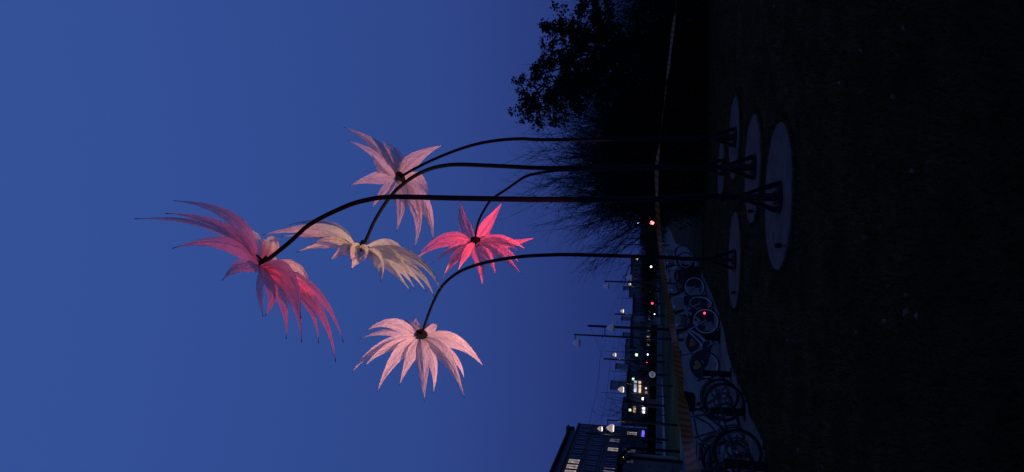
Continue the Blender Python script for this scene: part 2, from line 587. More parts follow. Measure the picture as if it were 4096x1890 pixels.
def petal(hub, A, tip_px, mid_px, w_px, rng, root, base, want=0.12, R=1.55):
    depth0 = (hub - CAM).dot(FW)
    d = ray(*tip_px)
    best = None
    for Rr in (R * k for k in (0.72, 0.8, 0.86, 0.92, 0.97, 1.0, 1.04, 1.1, 1.18)):
        # ray against a sphere of radius Rr round the hub
        o = CAM - hub
        aa, bb, cc = d.dot(d), 2 * o.dot(d), o.dot(o) - Rr * Rr
        disc = bb * bb - 4 * aa * cc
        if disc < 0: continue
        for sg in (-1, 1):
            t = (-bb + sg * math.sqrt(disc)) / (2 * aa)
            p = CAM + d * t
            e = (p - hub).normalized()
            cost = abs(e.dot(A) - want) + abs(Rr / R - 1) * 0.9
            if best is None or cost < best[0]: best = (cost, p)
    if best is None:
        t = (hub - CAM).dot(d) / d.dot(d)
        tip = CAM + d * t
    else:
        tip = best[1]
    radial = (tip - hub)
    side = radial - A * radial.dot(A)
    b0 = hub + side.normalized() * HUBR * 0.62 + A * rng.uniform(.055, .09)
    dm = ray(*mid_px)
    wdep = ((tip - CAM).dot(FW) + (b0 - CAM).dot(FW)) / 2
    mid = CAM + dm * wdep
    c = mid * 2 - (b0 + tip) * 0.5
    view = (mid - CAM).normalized()
    Wm = max(w_px * wdep / FPX * 1.0, 0.27)
    q = min(0.98, w_px * wdep / FPX / Wm)
    sg = 1 if rng.random() < .5 else -1
    NL, NW = 30, 10
    vs, fs, uvs = [], [], []
    L = radial.length
    ph = rng.uniform(0, 6.28)
    ph2 = rng.uniform(0, 6.28)
    crease = rng.uniform(.12, .26) * (1 if rng.random() < .75 else -1)
    asym = rng.uniform(-.12, .12)
    for i in range(NL + 1):
        t = i / NL
        p = bez(b0, c, tip, t)
        tg = ((c - b0) * (1 - t) + (tip - c) * t).normalized()
        s = tg.cross(view)
        if s.length < 1e-4: s = tg.cross(V((0, 0, 1)))
        s.normalize()
        v = s.cross(tg).normalized()
        qq = q + (0.16 * math.sin(2.6 * t + ph)) * (1 - q)
        qq = max(.05, min(.99, qq))
        wd = s * qq + v * (sg * math.sqrt(1 - qq * qq))
        nr = wd.cross(tg).normalized()
        if nr.dot(view) > 0: nr = -nr
        w = wprof(t) * Wm * 0.5
        for j in range(NW + 1):
            u = -1 + 2 * j / NW
            a = abs(u)
            lift = crease * Wm * wprof(t) * (1 - a) ** 1.0 * (0.6 + .4 * math.cos(2 * t + ph))
            # gathered pleats running out from the hub and slanting puckers along the seams
            pl = 0.010 * math.sin(u * 8 + ph) * (1 - t) ** 1.2
            pk = 0.0035 * math.sin(t * 40 + a * 9 + ph2 + (2 if u > 0 else 0)) * (a ** 1.2) * min(1, 3 * (1 - t))
            pk += 0.009 * math.sin(t * 9 + u * 3.1 + ph) * math.sin(u * 4 + ph2) * wprof(t)
            uu = u + asym * (1 - u * u)
            pos = p + wd * (uu * w) + nr * (lift + pl + pk)
            vs.append(pos - base)
            uvs.append((t * L, u * w))
    for i in range(NL):
        for j in range(NW):
            k = i * (NW + 1) + j
            fs.append((k, k + 1, k + NW + 2, k + NW + 1))
    me = bpy.data.meshes.new('petal')
    me.from_pydata([tuple(x) for x in vs], [], fs)
    me.polygons.foreach_set('use_smooth', [True] * len(fs))
    ul = me.uv_layers.new(name='UVMap')
    for lp in me.loops:
        ul.data[lp.index].uv = uvs[lp.vertex_index]
    me.materials.append(MT['fabric'])
    o = bpy.data.objects.new('petal', me)
    COL.objects.link(o)
    o.parent = root
    # thin rod sewn into the petal, its dark end showing at the tip
    tb = MB()
    tb.tube([bez(b0, c, tip, t) - base for t in (.955, .985, 1.0)] + [tip + (tip - c).normalized() * .016 - base], [.003, .004, .006, .005], 6)
    tb.build('tip_cap', MT['black'], o)
    return o


def flower(label, base_px, stem_px, hub_px, A, petals, zo, zs, light, seed, power, R=1.55, rad=0.036, want=0.12, aim=(0, 0, 0), fat=1.0, lat=.12):
    A = V(A).normalized()
    B = ground(*base_px, 0.06)
    root = empty('flower_sculpture', B)
    tag(root, label, 'flower sculpture', 'giant flower sculptures on the lawn')
    D = V((A.x, A.y, 0)).normalized()
    n = V((-D.y, D.x, 0))

    def onplane(p):
        d = ray(*p)
        t = (B - CAM).dot(n) / d.dot(n)
        return CAM + d * t
    pts = [V((0, 0, .02))]
    raw = [onplane(p) for p in stem_px]
    hub = onplane(hub_px)
    ctrl = [B.copy(), B + V((0, 0, 1.0))] + raw + [hub]
    # resample with Catmull-Rom for a smooth bend
    out = []
    for i in range(len(ctrl) - 1):
        p0, p1, p2, p3 = ctrl[max(i - 1, 0)], ctrl[i], ctrl[i + 1], ctrl[min(i + 2, len(ctrl) - 1)]
        for k in range(5):
            t = k / 5
            out.append(0.5 * ((2 * p1) + (p2 - p0) * t + (2 * p0 - 5 * p1 + 4 * p2 - p3) * t * t + (3 * p1 - p0 - 3 * p2 + p3) * t ** 3))
    out.append(hub)
    m = len(out)
    mb = MB()
    mb.tube([p - B for p in out], [rad * (1.12 - 0.3 * i / m) for i in range(m)], 12)
    mb.build('stem', MT['black'], root)
    mb = MB()
    mb.lathe((0, 0, 0), (0, 0, 1), [(0, .21), (.022, .21), (.026, .205), (.026, .02)], 32)
    mb.build('base_plate', MT['black'], root)
    for k in range(8):
        a = math.pi * (k + .5) / 4
        mb = MB()
        mb.lathe((.185 * math.cos(a), .185 * math.sin(a), .026), (0, 0, 1), [(0, .016), (.02, .016), (.03, .008)], 6)
        mb.build('anchor_bolt', MT['black'], root)
    mb = MB()
    mb.lathe((0, 0, .36), (0, 0, 1), [(0, rad * 1.15), (.01, rad * 1.45), (.1, rad * 1.45), (.11, rad * 1.15)], 14)
    mb.build('collar', MT['black'], root)
    for k in range(4):
        a = math.pi / 4 * (2 * k) + 0.03
        e = V((math.cos(a), math.sin(a), 0))
        t = V((-e.y, e.x, 0))
        prof = [e * .03 + V((0, 0, .40)), e * .13 + V((0, 0, .026)), e * .195 + V((0, 0, .026)), e * .19 + V((0, 0, .07)), e * .05 + V((0, 0, .44))]
        mb = MB(); mb.sm = False
        mb.prism([p - t * .036 for p in prof], t, .072)
        mb.build('strut', MT['black'], root)
    # hub: black disc on the stem side, rod through to the front
    h = hub - B
    mb = MB()
    mb.lathe(h - A * .03, A, [(0, .02), (0, HUBR), (.012, HUBR + .004), (.024, HUBR), (.024, .05), (.11, .05)], 36)
    mb.build('hub_disc', MT['black'], root)
    mb = MB()
    mb.lathe(h - A * .10, A, [(0, rad * .9), (.0, rad * 1.25), (.085, rad * 1.3), (.085, rad)], 14)
    mb.build('hub_socket', MT['black'], root)
    mb = MB()
    mb.tube([h + A * .02, h + A * .16], [.022, .018], 10)
    mb.build('hub_rod', MT['black'], root)
    rng = random.Random(seed)
    for (tx, ty, mx, my, w) in petals:
        w *= fat
        f = lambda a, b: (zo[0] + a / zs, zo[1] + b / zs)
        petal(hub, A, f(tx, ty), f(mx, my), w / zs, rng, root, B, want, R)
    # the coloured floodlight on the base that lights the petals from below
    toL = D * light + V((-D.y, D.x, 0)) * lat + V((0, 0, 0.11))
    mb = MB()
    axis = (h + A * .1 - toL).normalized()
    mb.lathe(toL - axis * .07, axis, [(0, .022), (.01, .03), (.07, .03), (.073, .024), (.066, .022)], 14)
    mb.tube([toL - axis * .05, V((toL.x, toL.y, .03)), V((toL.x, toL.y, .0))], .007, 6)
    mb.build('floodlight', MT['black'], root)
    for (col, pw, dx, dy, ang) in power:
        ld = bpy.data.lights.new('flood_beam', 'SPOT')
        ld.energy = pw
        ld.color = col
        ld.spot_size = math.radians(ang)
        ld.spot_blend = 0.35
        ld.shadow_soft_size = 0.03
        lo = bpy.data.objects.new('flood_beam', ld)
        COL.objects.link(lo)
        lo.parent = root
        p = toL + axis * .02
        lo.location = p
        aim_p = h + V(aim) + V((dx, 0, dy))
        lo.rotation_euler = (aim_p - p).to_track_quat('-Z', 'Y').to_euler()
    return root, hub, B


P1 = [(65, 262, 540, 318, 62), (295, 155, 640, 262, 85), (250, 230, 600, 318, 60), (290, 435, 590, 412, 92), (580, 625, 690, 552, 92),
      (820, 840, 808, 690, 40), (835, 835, 870, 690, 78), (958, 970, 926, 735, 62), (1050, 990, 990, 738, 58), (1150, 995, 1058, 735, 58),
      (1252, 1108, 1112, 745, 70), (1297, 990, 1120, 682, 62), (1088, 775, 1030, 588, 108), (1045, 850, 975, 600, 92),
      (775, 450, 870, 400, 96), (780, 580, 800, 515, 84), (868, 600, 862, 530, 84), (690, 315, 770, 390, 66), (770, 455, 850, 470, 66)]
P2 = [(40, 265, 800, 205, 150), (395, 130, 900, 130, 90), (290, 285, 850, 300, 90), (485, 495, 920, 395, 95), (680, 400, 970, 340, 80),
      (930, 600, 1130, 480, 130), (1210, 715, 1270, 560, 110), (1205, 600, 1250, 490, 140), (1355, 630, 1365, 515, 130), (1420, 310, 1385, 365, 70),
      (1595, 880, 1560, 610, 130), (1985, 1010, 1680, 650, 105), (2040, 975, 1780, 660, 85), (2000, 840, 1740, 540, 120),
      (1960, 710, 1760, 440, 150), (2190, 1010, 1850, 660, 90), (2300, 1085, 1990, 680, 100), (2390, 1000, 2020, 560, 110)]
P3 = [(40, 70, 340, 250, 105), (70, 190, 320, 320, 66), (300, 330, 380, 430, 100), (95, 600, 330, 530, 115), (440, 205, 490, 350, 84),
      (395, 180, 455, 330, 64), (470, 225, 550, 370, 92), (935, 235, 700, 350, 120), (290, 800, 400, 670, 92), (515, 1020, 555, 780, 92),
      (600, 820, 585, 690, 92), (680, 1170, 700, 840, 92), (850, 1090, 770, 780, 125), (725, 1050, 700, 760, 84), (800, 690, 720, 570, 130),
      (735, 490, 650, 505, 84)]
P4 = [(575, 80, 605, 330, 125), (1095, 95, 925, 345, 125), (60, 725, 400, 520, 90), (5, 800, 400, 590, 112), (220, 855, 470, 680, 74),
      (375, 995, 520, 770, 110), (350, 1060, 480, 840, 70), (540, 950, 640, 740, 92), (845, 1135, 805, 800, 150), (1005, 995, 915, 760, 92),
      (1325, 990, 1040, 720, 130), (1295, 850, 1110, 690, 84), (1510, 535, 1120, 615, 112), (1385, 685, 1100, 555, 92), (1300, 720, 1090, 590, 84),
      (985, 500, 880, 520, 60)]
P5 = [(260, 245, 560, 165, 120), (180, 345, 520, 265, 80), (90, 740, 420, 440, 100), (245, 665, 500, 455, 90), (385, 975, 610, 560, 135),
      (648, 890, 770, 580, 115), (942, 1080, 930, 620, 165), (1050, 985, 1045, 640, 95), (1418, 1040, 1210, 580, 150), (1415, 820, 1270, 540, 80),
      (1645, 675, 1330, 390, 150), (1525, 490, 1300, 330, 70), (850, 95, 850, 185, 100), (1090, 170, 1050, 220, 90), (985, 160, 965, 215, 84),
      (700, 110, 770, 175, 96)]

RED = (1.0, 0.12, 0.20)
PINK = (1.0, 0.36, 0.38)
flower('nearest and tallest flower sculpture, red and violet fabric petals seen edge on', (3118, 790),
       [(2640, 797), (2200, 799), (1855, 794), (1640, 789), (1571, 789), (1508, 793), (1426, 811), (1363, 835), (1287, 871), (1226, 908), (1159, 969), (1092, 1023)],
       (1052, 1052), (-.75, -.37, .6), P1, (500, 700), 1.4867, .74, 11, [((1.0, 0.08, 0.13), 1050, 0.25, 0.45, 34), ((1.0, 0.03, 0.07), 2100, -.22, -.38, 5)])  # second, narrow beam is an added lamp for the hot red petal patch
flower('cream and lilac flower sculpture, wind swept petals, between red and hot pink ones', (3018, 670),
       [(2640, 668), (2200, 673), (2057, 668), (1930, 662), (1836, 659), (1773, 664), (1710, 680), (1647, 712), (1584, 762), (1540, 816), (1495, 891), (1467, 954)],
       (1447, 984), (-.93, -.14, .32), P2, (1040, 860), 3.3027, .74, 23, [((1.0, 0.53, 0.29), 2100, 0, 0, 37)], fat=1.4)
flower('dusty pink flower sculpture with upward spread petals, stem nearest the oak tree', (2942, 550),
       [(2640, 555), (2200, 560), (2088, 556), (1994, 562), (1899, 579), (1804, 610), (1710, 650), (1640, 686)],
       (1600, 710), (-.39, .33, .85), P3, (1360, 480), 2.286, .74, 37, [(PINK, 2100, 0, 0, 40)], fat=1.2)
flower('small hot pink star shaped flower sculpture, farthest from the camera', (2892, 670),
       [(2640, 674), (2400, 678), (2264, 681), (2200, 686), (2141, 696), (2094, 711), (2025, 759), (1968, 797), (1937, 841), (1915, 885), (1904, 930)],
       (1901, 962), (-.85, .51, .14), P4, (1660, 780), 3.129, .74, 41, [((1.0, 0.06, 0.105), 4400, 0, 0, 36)], fat=1.25)
flower('pale pink umbrella shaped flower sculpture beside the bicycle path', (2940, 1041),
       [(2653, 1030), (2300, 1020), (2200, 1021), (2098, 1026), (1984, 1042), (1893, 1065), (1833, 1091), (1787, 1126), (1757, 1163), (1727, 1224), (1704, 1285)],
       (1686, 1339), (-.76, .5, .5), P5, (1380, 1240), 2.972, .20, 53, [((1.0, 0.40, 0.37), 3800, 0, 0, 38)], fat=1.25, lat=.78)

# concrete pads under the sculptures
def pad(px, r, label, seed, ragged):
    c = ground(*px)
    rng = random.Random(seed)
    root = empty('concrete_pad', c)
    tag(root, label, 'concrete pad', 'round concrete pads under the flower sculptures')
    n = 72
    rr = []
    for k in range(n):
        rr.append(r * (1 + rng.uniform(-.006, .006) - (ragged * rng.random() * (1 if math.sin(6.28 * k / n * 3 + seed) > -.2 else .1))))
    vs, fs = [], []
    for h, s_ in ((-.05, 1.0), (.045, 1.0), (.055, .985)):
        vs += [(rr[k] * s_ * math.cos(6.2832 * k / n), rr[k] * s_ * math.sin(6.2832 * k / n), h) for k in range(n)]
    for l in range(2):
        fs += [(l * n + k, l * n + (k + 1) % n, (l + 1) * n + (k + 1) % n, (l + 1) * n + k) for k in range(n)]
    fs.append(tuple(2 * n + k for k in range(n)))
    mb = MB()
    mb.add(vs, fs)
    mb.build('slab', MT['pad'], root)
    st = MB()
    for _ in range(14):
        a, q = rng.uniform(0, 6.28), r * rng.uniform(.3, .9)
        x, y = q * math.cos(a), q * math.sin(a)
        s0 = rng.uniform(.008, .03)
        st.add([(x + s0 * rng.uniform(.6, 1.5) * math.cos(t), y + s0 * rng.uniform(.6, 1.3) * 1.8 * math.sin(t), .0565 + .004 * (t > 3)) for t in (0, 1.2, 2.3, 3.4, 4.3, 5.3)], [(0, 1, 2, 3, 4, 5)])
    o = st.build('fallen_leaf_litter', MT['stain'], root)
    o['kind'] = 'stuff'
    return c, r

PADS = [pad((3124, 785), .96, 'largest looking concrete pad, under the nearest flower sculpture', 1, .02),
        pad((3020, 675), .90, 'concrete pad with ragged grass edge under the cream flower sculpture', 2, .08),
        pad((2945, 552), .86, 'concrete pad with ragged grass edge under the dusty pink flower sculpture', 3, .08),
        pad((2892, 680), .74, 'farthest concrete pad, a thin sliver under the hot pink flower sculpture', 4, .08),
        pad((2946, 1042), .96, 'clean edged concrete pad under the flower sculpture by the bicycle path', 5, .01)]

# ------------------------------------------------------------------ barrier tape
def tape():
    pts = [at(2712, -160, 21.0), at(2706, 0, 20.0), at(2680, 220, 19.0), at(2655, 430, 17.6), at(2626, 672, 16.66), at(2627, 800, 16.2), at(2636, 930, 15.6), at(2644, 1022, 14.95),
           at(2650, 1080, 13.9), at(2672, 1200, 12.2), at(2694, 1330, 10.3), at(2717, 1500, 8.3), at(2742, 1700, 6.3), at(2771, 1890, 4.7), at(2800, 2100, 3.7)]
    out = []
    for i in range(len(pts) - 1):
        p0, p1, p2, p3 = pts[max(i - 1, 0)], pts[i], pts[i + 1], pts[min(i + 2, len(pts) - 1)]
        n = 26
        for k in range(n):
            out.append(p1.lerp(p2, k / n))
    out.append(pts[-1])
    vs, fs, uv = [], [], []
    s = 0
    for i, p in enumerate(out):
        d = (out[min(i + 1, len(out) - 1)] - out[max(i - 1, 0)]).normalized()
        if i: s += (p - out[i - 1]).length
        side = V((0, 0, 1))
        nn = d.cross(side).normalized()
        tw = 0.55 * math.sin(s * 1.3) + 0.3 * math.sin(s * 3.7)
        if p.x > .9: tw += 1.2
        w = side * math.cos(tw) + nn * math.sin(tw)
        hw = 0.051
        for k in (-1, 0, 1):
            vs.append(p + w * (hw * k) + nn * (0.006 * (1 - abs(k))))
            uv.append((s, hw * k))
    for i in range(len(out) - 1):
        for k in (0, 1):
            a = i * 3 + k
            fs.append((a, a + 1, a + 4, a + 3))
    me = bpy.data.meshes.new('barrier_tape')
    me.from_pydata([tuple(v) for v in vs], [], fs)
    me.polygons.foreach_set('use_smooth', [True] * len(fs))
    ul = me.uv_layers.new(name='UVMap')
    for lp in me.loops: ul.data[lp.index].uv = uv[lp.vertex_index]
    me.materials.append(MT['tape'])
    o = bpy.data.objects.new('barrier_tape', me)
    COL.objects.link(o)
    tag(o, 'red and yellow striped barrier tape tied round the sculpture stems', 'barrier tape')
tape()


# ------------------------------------------------------------------ bicycles (front hub over the origin, bicycle pointing along +x)
def wheel(root, x, r, rim_mat, seed, turn=0.0, rimw=.022):
    mb = MB()
    ax = V((math.sin(-turn), math.cos(turn), 0))
    c = V((x, 0, r))
    mb.ring(c, ax, r - .022, .022, 40, 8)
    w = mb.build('wheel', MT['rubber'], root)
    b = MB()
    b.band(c, ax, r - .044 - rimw, r - .036, .013, 40)
    b.build('rim', rim_mat, w)
    sp = MB()
    u, v2 = perp(ax)
    for k in range(28):
        a = 6.2832 * k / 28
        e = u * math.cos(a) + v2 * math.sin(a)
        h = u * math.cos(a + .9 * (-1) ** k) + v2 * math.sin(a + .9 * (-1) ** k)
        sp.tube([c + h * .03 + ax * (.03 * (-1) ** (k // 2)), c + e * (r - .06)], .0016, 3, cap=False)
    sp.build('spokes', MT['galv'], w)
    hb = MB()
    hb.lathe(c - ax * .05, ax, [(0, .012), (.015, .03), (.03, .022), (.07, .022), (.085, .03), (.1, .012)], 12)
    hb.build('hub', MT['galv'], w)
    return w


def heart(c, s, thick, ax=V((0, -1, 0)), up=V((0, 0, 1))):
    right = up.cross(ax)
    pts = []
    for k in range(28):
        t = 6.2832 * k / 28
        x = 16 * math.sin(t) ** 3 / 17
        y = (13 * math.cos(t) - 5 * math.cos(2 * t) - 2 * math.cos(3 * t) - math.cos(4 * t)) / 17
        pts.append(V(c) + right * (x * s) + up * (y * s))
    mb = MB(); mb.sm = False
    mb.prism(pts, ax, thick)
    return mb


def saddle(root, p, mat):
    mb = MB()
    vs, fs = [], []
    prof = [(-.14, .07, .03), (-.10, .085, .045), (-.04, .07, .05), (.03, .035, .045), (.10, .022, .04), (.14, .012, .03)]
    for (x, hw, h) in prof:
        for (yy, zz) in ((-1, .0), (-.7, 1), (0, 1.05), (.7, 1), (1, .0)):
            vs.append(V(p) + V((x, yy * hw, zz * h)))
    for i in range(len(prof) - 1):
        for k in range(4):
            a = i * 5 + k
            fs.append((a, a + 1, a + 6, a + 5))
        fs.append((i * 5 + 4, i * 5, i * 5 + 5, i * 5 + 9))
    fs += [(4, 3, 2, 1, 0), tuple(range(25, 30))]
    mb.add(vs, fs)
    return mb.build('saddle', mat, root)


def cranks(root, c, mat, ang):
    mb = MB()
    mb.lathe(V(c) + V((0, -.055, 0)), V((0, 1, 0)), [(0, .09), (.004, .095), (.008, .09)], 24)
    mb.lathe(V(c) + V((0, -.05, 0)), V((0, 1, 0)), [(0, .022), (.1, .022)], 10)
    e = V((math.cos(ang), 0, math.sin(ang)))
    mb.tube([V(c) + V((0, -.075, 0)), V(c) + V((0, -.075, 0)) + e * .17], .011, 6)
    mb.tube([V(c) + V((0, .075, 0)), V(c) + V((0, .075, 0)) - e * .17], .011, 6)
    o = mb.build('crank', mat, root)
    for sgn in (-1, 1):
        pb = MB(); pb.sm = False
        pb.box(V(c) + V((0, sgn * .13, 0)) - e * (sgn * .17), (.09, .08, .022))
        pb.build('pedal', MT['plast'], o)
    return o


def handlebar(root, top, style, mat, turn=0.0):
    mb = MB()
    x, y, z = top
    rot = Matrix.Rotation(turn, 3, 'Z')
    P = [V((-.14, -.29, .0)), V((-.03, -.26, .03)), V((.06, -.12, .04)), V((.05, 0, .02)), V((.06, .12, .04)), V((-.03, .26, .03)), V((-.14, .29, .0))]
    if style == 'straight':
        P = [V((-.02, -.29, 0)), V((.03, -.1, .01)), V((.04, 0, 0)), V((.03, .1, .01)), V((-.02, .29, 0))]
    P = [V(top) + rot @ p for p in P]
    mb.tube(P, .012, 8)
    mb.tube([V(top) + V((-.0, 0, -.13)), V(top) + rot @ V((.05, 0, .01))], .014, 8)
    o = mb.build('handlebar', mat, root)
    for e in (0, -1):
        g_ = MB()
        d = (P[1] - P[0]) if e == 0 else (P[-2] - P[-1])
        g_.tube([P[e] - d.normalized() * .01, P[e] + d * .9], .018, 8)
        g_.build('grip', MT['plast'], o)
        l = MB()
        l.tube([P[e] + d * 1.0 + V((.02, 0, 0)), P[e] + d * .5 + V((.05, 0, -.02)), P[e] + V((.06, 0, -.03))], .006, 5)
        l.build('brake_lever', MT['galv'], o)
    return o


def basket(root, c, size, mat, solid=False):
    mb = MB()
    sx, sy, sz = size
    for lv in range(5):
        k = lv / 4
        f = .82 + .18 * k
        z = c[2] + sz * k
        x0, y0 = sx * .5 * f, sy * .5 * f
        mb.tube([V((c[0] + a * x0, c[1] + b * y0, z)) for a, b in ((-1, -1), (1, -1), (1, 1), (-1, 1), (-1, -1))], .005 if lv < 4 else .008, 5)
    for k in range(9):
        u = -1 + 2 * k / 8
        for s_ in (-1, 1):
            mb.tube([V((c[0] + u * sx * .41, c[1] + s_ * sy * .41, c[2])), V((c[0] + u * sx * .5, c[1] + s_ * sy * .5, c[2] + sz))], .004, 4)
            mb.tube([V((c[0] + s_ * sx * .41, c[1] + u * sy * .41, c[2])), V((c[0] + s_ * sx * .5, c[1] + u * sy * .5, c[2] + sz))], .004, 4)
        mb.tube([V((c[0] + u * sx * .41, c[1] - sy * .41, c[2])), V((c[0] + u * sx * .41, c[1] + sy * .41, c[2]))], .004, 4)
    o = mb.build('basket', mat, root)
    if solid:
        p = MB(); p.sm = False
        f = .80
        vs = []
        for z, k in ((c[2] + .004, .80), (c[2] + sz * .96, .97)):
            vs += [V((c[0] + a * sx * .5 * k, c[1] + b * sy * .5 * k, z)) for a, b in ((-1, -1), (1, -1), (1, 1), (-1, 1))]
        p.add(vs, [(0, 1, 2, 3), (0, 4, 5, 1), (1, 5, 6, 2), (2, 6, 7, 3), (3, 7, 4, 0)])
        p.build('basket_liner', MT['plast'], o)
    return o


WB = 1.05
def share_bike(label, front_px, rear_px, emblem, rim=None, turn=0.0, redlight=False, green=False):
    r = .335
    a, b = ground(*front_px, .006), ground(*rear_px, .006)
    d = a - b
    root = empty('share_bicycle', a, math.atan2(d.y, d.x))
    tag(root, label, 'bicycle', 'hire bicycles in their docks')
    rim = rim or MT['rim']
    fw = wheel(root, 0, r, rim, 1, turn)
    wheel(root, -WB, r, rim, 2)
    fr = MB()
    bb = V((-.60, 0, .30)); head_t = V((-.26, 0, .88)); head_b = V((-.215, 0, .70)); st = V((-.78, 0, .62)); ra = V((-WB, 0, r))
    fr.tube([head_b, V((-.36, 0, .46)), V((-.48, 0, .33)), bb], [.034, .04, .042, .042], 10)
    fr.tube([head_b + V((-.02, 0, .06)), V((-.42, 0, .55)), V((-.56, 0, .42)), bb + V((-.03, 0, .1))], .024, 8)
    fr.tube([head_t, head_b], .03, 10)
    fr.tube([bb, st], .026, 8)
    for s in (-1, 1):
        fr.tube([bb + V((0, s * .03, 0)), ra + V((0, s * .065, 0))], .013, 6)
        fr.tube([st + V((0, s * .02, -.03)), ra + V((0, s * .065, 0))], .012, 6)
    fr.build('frame', MT['silver'], root)
    sp = MB()
    sp.tube([st, V((-.85, 0, .90))], .017, 8)
    sp.build('seat_post', MT['galv'], root)
    saddle(root, (-.86, 0, .90), MT['plast'])
    fk = MB()
    for s in (-1, 1):
        fk.tube([head_b + V((0, s * .05, -.01)), V((-.08, s * .055, .50)), V((0, s * .055, r))], [.018, .016, .013], 8)
    fk.tube([head_b + V((0, -.055, 0)), head_b + V((0, .055, 0))], .02, 8)
    fk.build('fork', MT['silver'], root)
    col = MB()
    col.tube([head_b + V((.01, 0, .06)), V((-.25, 0, .90)), V((-.29, 0, 1.04)), V((-.26, 0, 1.10))], [.045, .05, .05, .035], 10)
    col.build('steering_cover', MT['plast'], root)
    handlebar(root, V((-.27, 0, 1.06)), 'swept', MT['plast'])
    hb = MB()
    hb.lathe((-.15, 0, .99), (1, 0, .1), [(0, .02), (.01, .04), (.05, .045), (.06, .035)], 14)
    hb.build('headlight', MT['signwhite'], root)
    basket(root, (-.02, 0, .77), (.30, .36, .24), MT['galv'])
    cg = MB(); cg.sm = False
    cg.prism([V((-.48, -.05, .24)), V((-.50, -.05, .38)), V((-.62, -.05, .42)), V((-1.06, -.05, .375)), V((-1.10, -.05, .335)), V((-1.06, -.05, .29)), V((-.62, -.05, .2))], V((0, -1, 0)), .03)
    cg.build('chain_guard', MT['guard'], root)
    cranks(root, bb, MT['silver'], -1.1)
    mg = MB()
    mg.ring(V((-WB, 0, r)), V((0, -1, 0)), r + .018, .02, 20, 6, -.2, 2.9, ref=V((1, 0, 0)))
    mg.build('rear_mudguard', MT['guard'], root)
    mg = MB()
    mg.ring(V((0, 0, r)), V((0, -1, 0)), r + .018, .018, 16, 6, .9, 2.9, ref=V((1, 0, 0)))
    mg.build('front_mudguard', MT['guard'], root)
    # skirt guard over the rear wheel with a heart emblem
    for s in (-1, 1):
        sk = MB(); sk.sm = False
        pts = [V((-WB + (r + .03) * math.cos(t), s * .052, r + (r + .03) * math.sin(t))) for t in [math.radians(x) for x in range(15, 185, 10)]]
        pts += [V((-WB - .20, s * .052, r + .06)), V((-WB + .0, s * .052, r + .0)), V((-WB + .16, s * .052, r - .02))]
        sk.prism(pts, V((0, s, 0)), .006)
        k = sk.build('skirt_guard', MT['guard'], root)
        e = V((0, s, 0))
        hm = heart(V((-WB - .015, s * .058, r + .19)), .115, .004, e, V((.25 * 1, 0, .97)).normalized())
        hm.build('heart_emblem', emblem, k)
        rg = MB()
        rg.ring(V((-WB + .02, s * .063, r + .135)), e, .05, .005, 20, 5)
        rg.build('emblem_ring', MT['guard'], k)
    tl = MB(); tl.sm = False
    tl.box((-WB - .37, 0, r + .15), (.05, .08, .08))
    tl.build('tail_light', MT['plast'], root)
    rf = MB(); rf.sm = False
    rf.box((-WB + .03, -.012, r - .215), (.10, .012, .035))
    rf.box((-WB + .03, .012, r - .215), (.10, .012, .035))
    rf.build('spoke_reflector', MT['reflector'], root)
    if redlight:
        rl = MB()
        rl.lathe((.19, -.02, r + .03), (0, -1, 0), [(0, .02), (.006, .026), (.018, .022), (.022, .01)], 12)
        rl.build('spoke_light', MT['lit_red'], fw)
    if green:
        gt = MB()
        gt.ring(V((.13, -.19, .97)), V((0, -1, .2)), .12, .010, 18, 6, .2, 3.6, ref=V((1, 0, 0)))
        gt.box((.0, -.1, .90), (.03, .10, .03))
        gt.build('green_cable_lock', MT['greentag'], root)
        bag = MB()
        bag.lathe((-.02, -.02, .79), (0, 0, 1), [(0, .10), (.05, .13), (.12, .12), (.18, .05), (.19, .01)], 12)
        bag.build('basket_bag', MT['brown'], root)
    return root


share_bike('nearest hire bicycle, mustard heart on skirt guard, red light in front wheel', (2880, 1288), (2880, 1461), MT['mustard'], redlight=True, green=True)
share_bike('hire bicycle with orange heart and its cream rimmed front wheel turned aside', (2853, 1216), (2851, 1378), MT['orange'], rim=None, turn=.95)
share_bike('third hire bicycle of the row, white front rim clear of the docks', (2822, 1150), (2820, 1276), MT['orange'])
share_bike('hire bicycle crossed by the stem of the pale pink flower', (2775, 1043), (2774, 1147), MT['orange'])
share_bike('farthest hire bicycle of the row, its wheel beside the grass', (2762, 1012), (2760, 1114), MT['orange'])

def dock(px, w, h, label, rz=.2):
    p = ground(*px, .006)
    root = empty('bicycle_dock', p, rz)
    tag(root, label, 'bicycle dock', 'docks of the hire bicycle stand')
    b = MB(); b.sm = False
    prof = [V((-.09, 0, 0)), V((.09, 0, 0)), V((.10, 0, .1)), V((.075, 0, h - .06)), V((.04, 0, h)), V((-.04, 0, h)), V((-.075, 0, h - .06)), V((-.10, 0, .1))]
    prof = [V((p_.x * w / .2, -.05, p_.z)) for p_ in prof]
    b.prism(prof, V((0, 1, 0)), .10)
    b.build('post', MT['plast'], root)
    f = MB(); f.sm = False
    f.box((0, 0, .012), (w * 1.5, .4, .024))
    f.build('foot_plate', MT['black'], root)
    s = MB(); s.sm = False
    s.box((0, -.055, h - .14), (w * .5, .012, .1))
    s.build('lock_panel', MT['guard'], root)
for px, w, h, l in (((2878, 1345), .25, .66, 'black dock in front of the bicycle with the mustard heart'),
                    ((2852, 1266), .30, .66, 'black dock behind the front wheel that holds the red light'),
                    ((2826, 1207), .40, .68, 'black dock beside the third hire bicycle'),
                    ((2802, 1110), .75, .76, 'widest dark dock panel between the hire bicycles'),
                    ((2774, 1079), .40, .68, 'farthest black dock beside the pale pink flower stem')):
    dock(px, w, h, l)

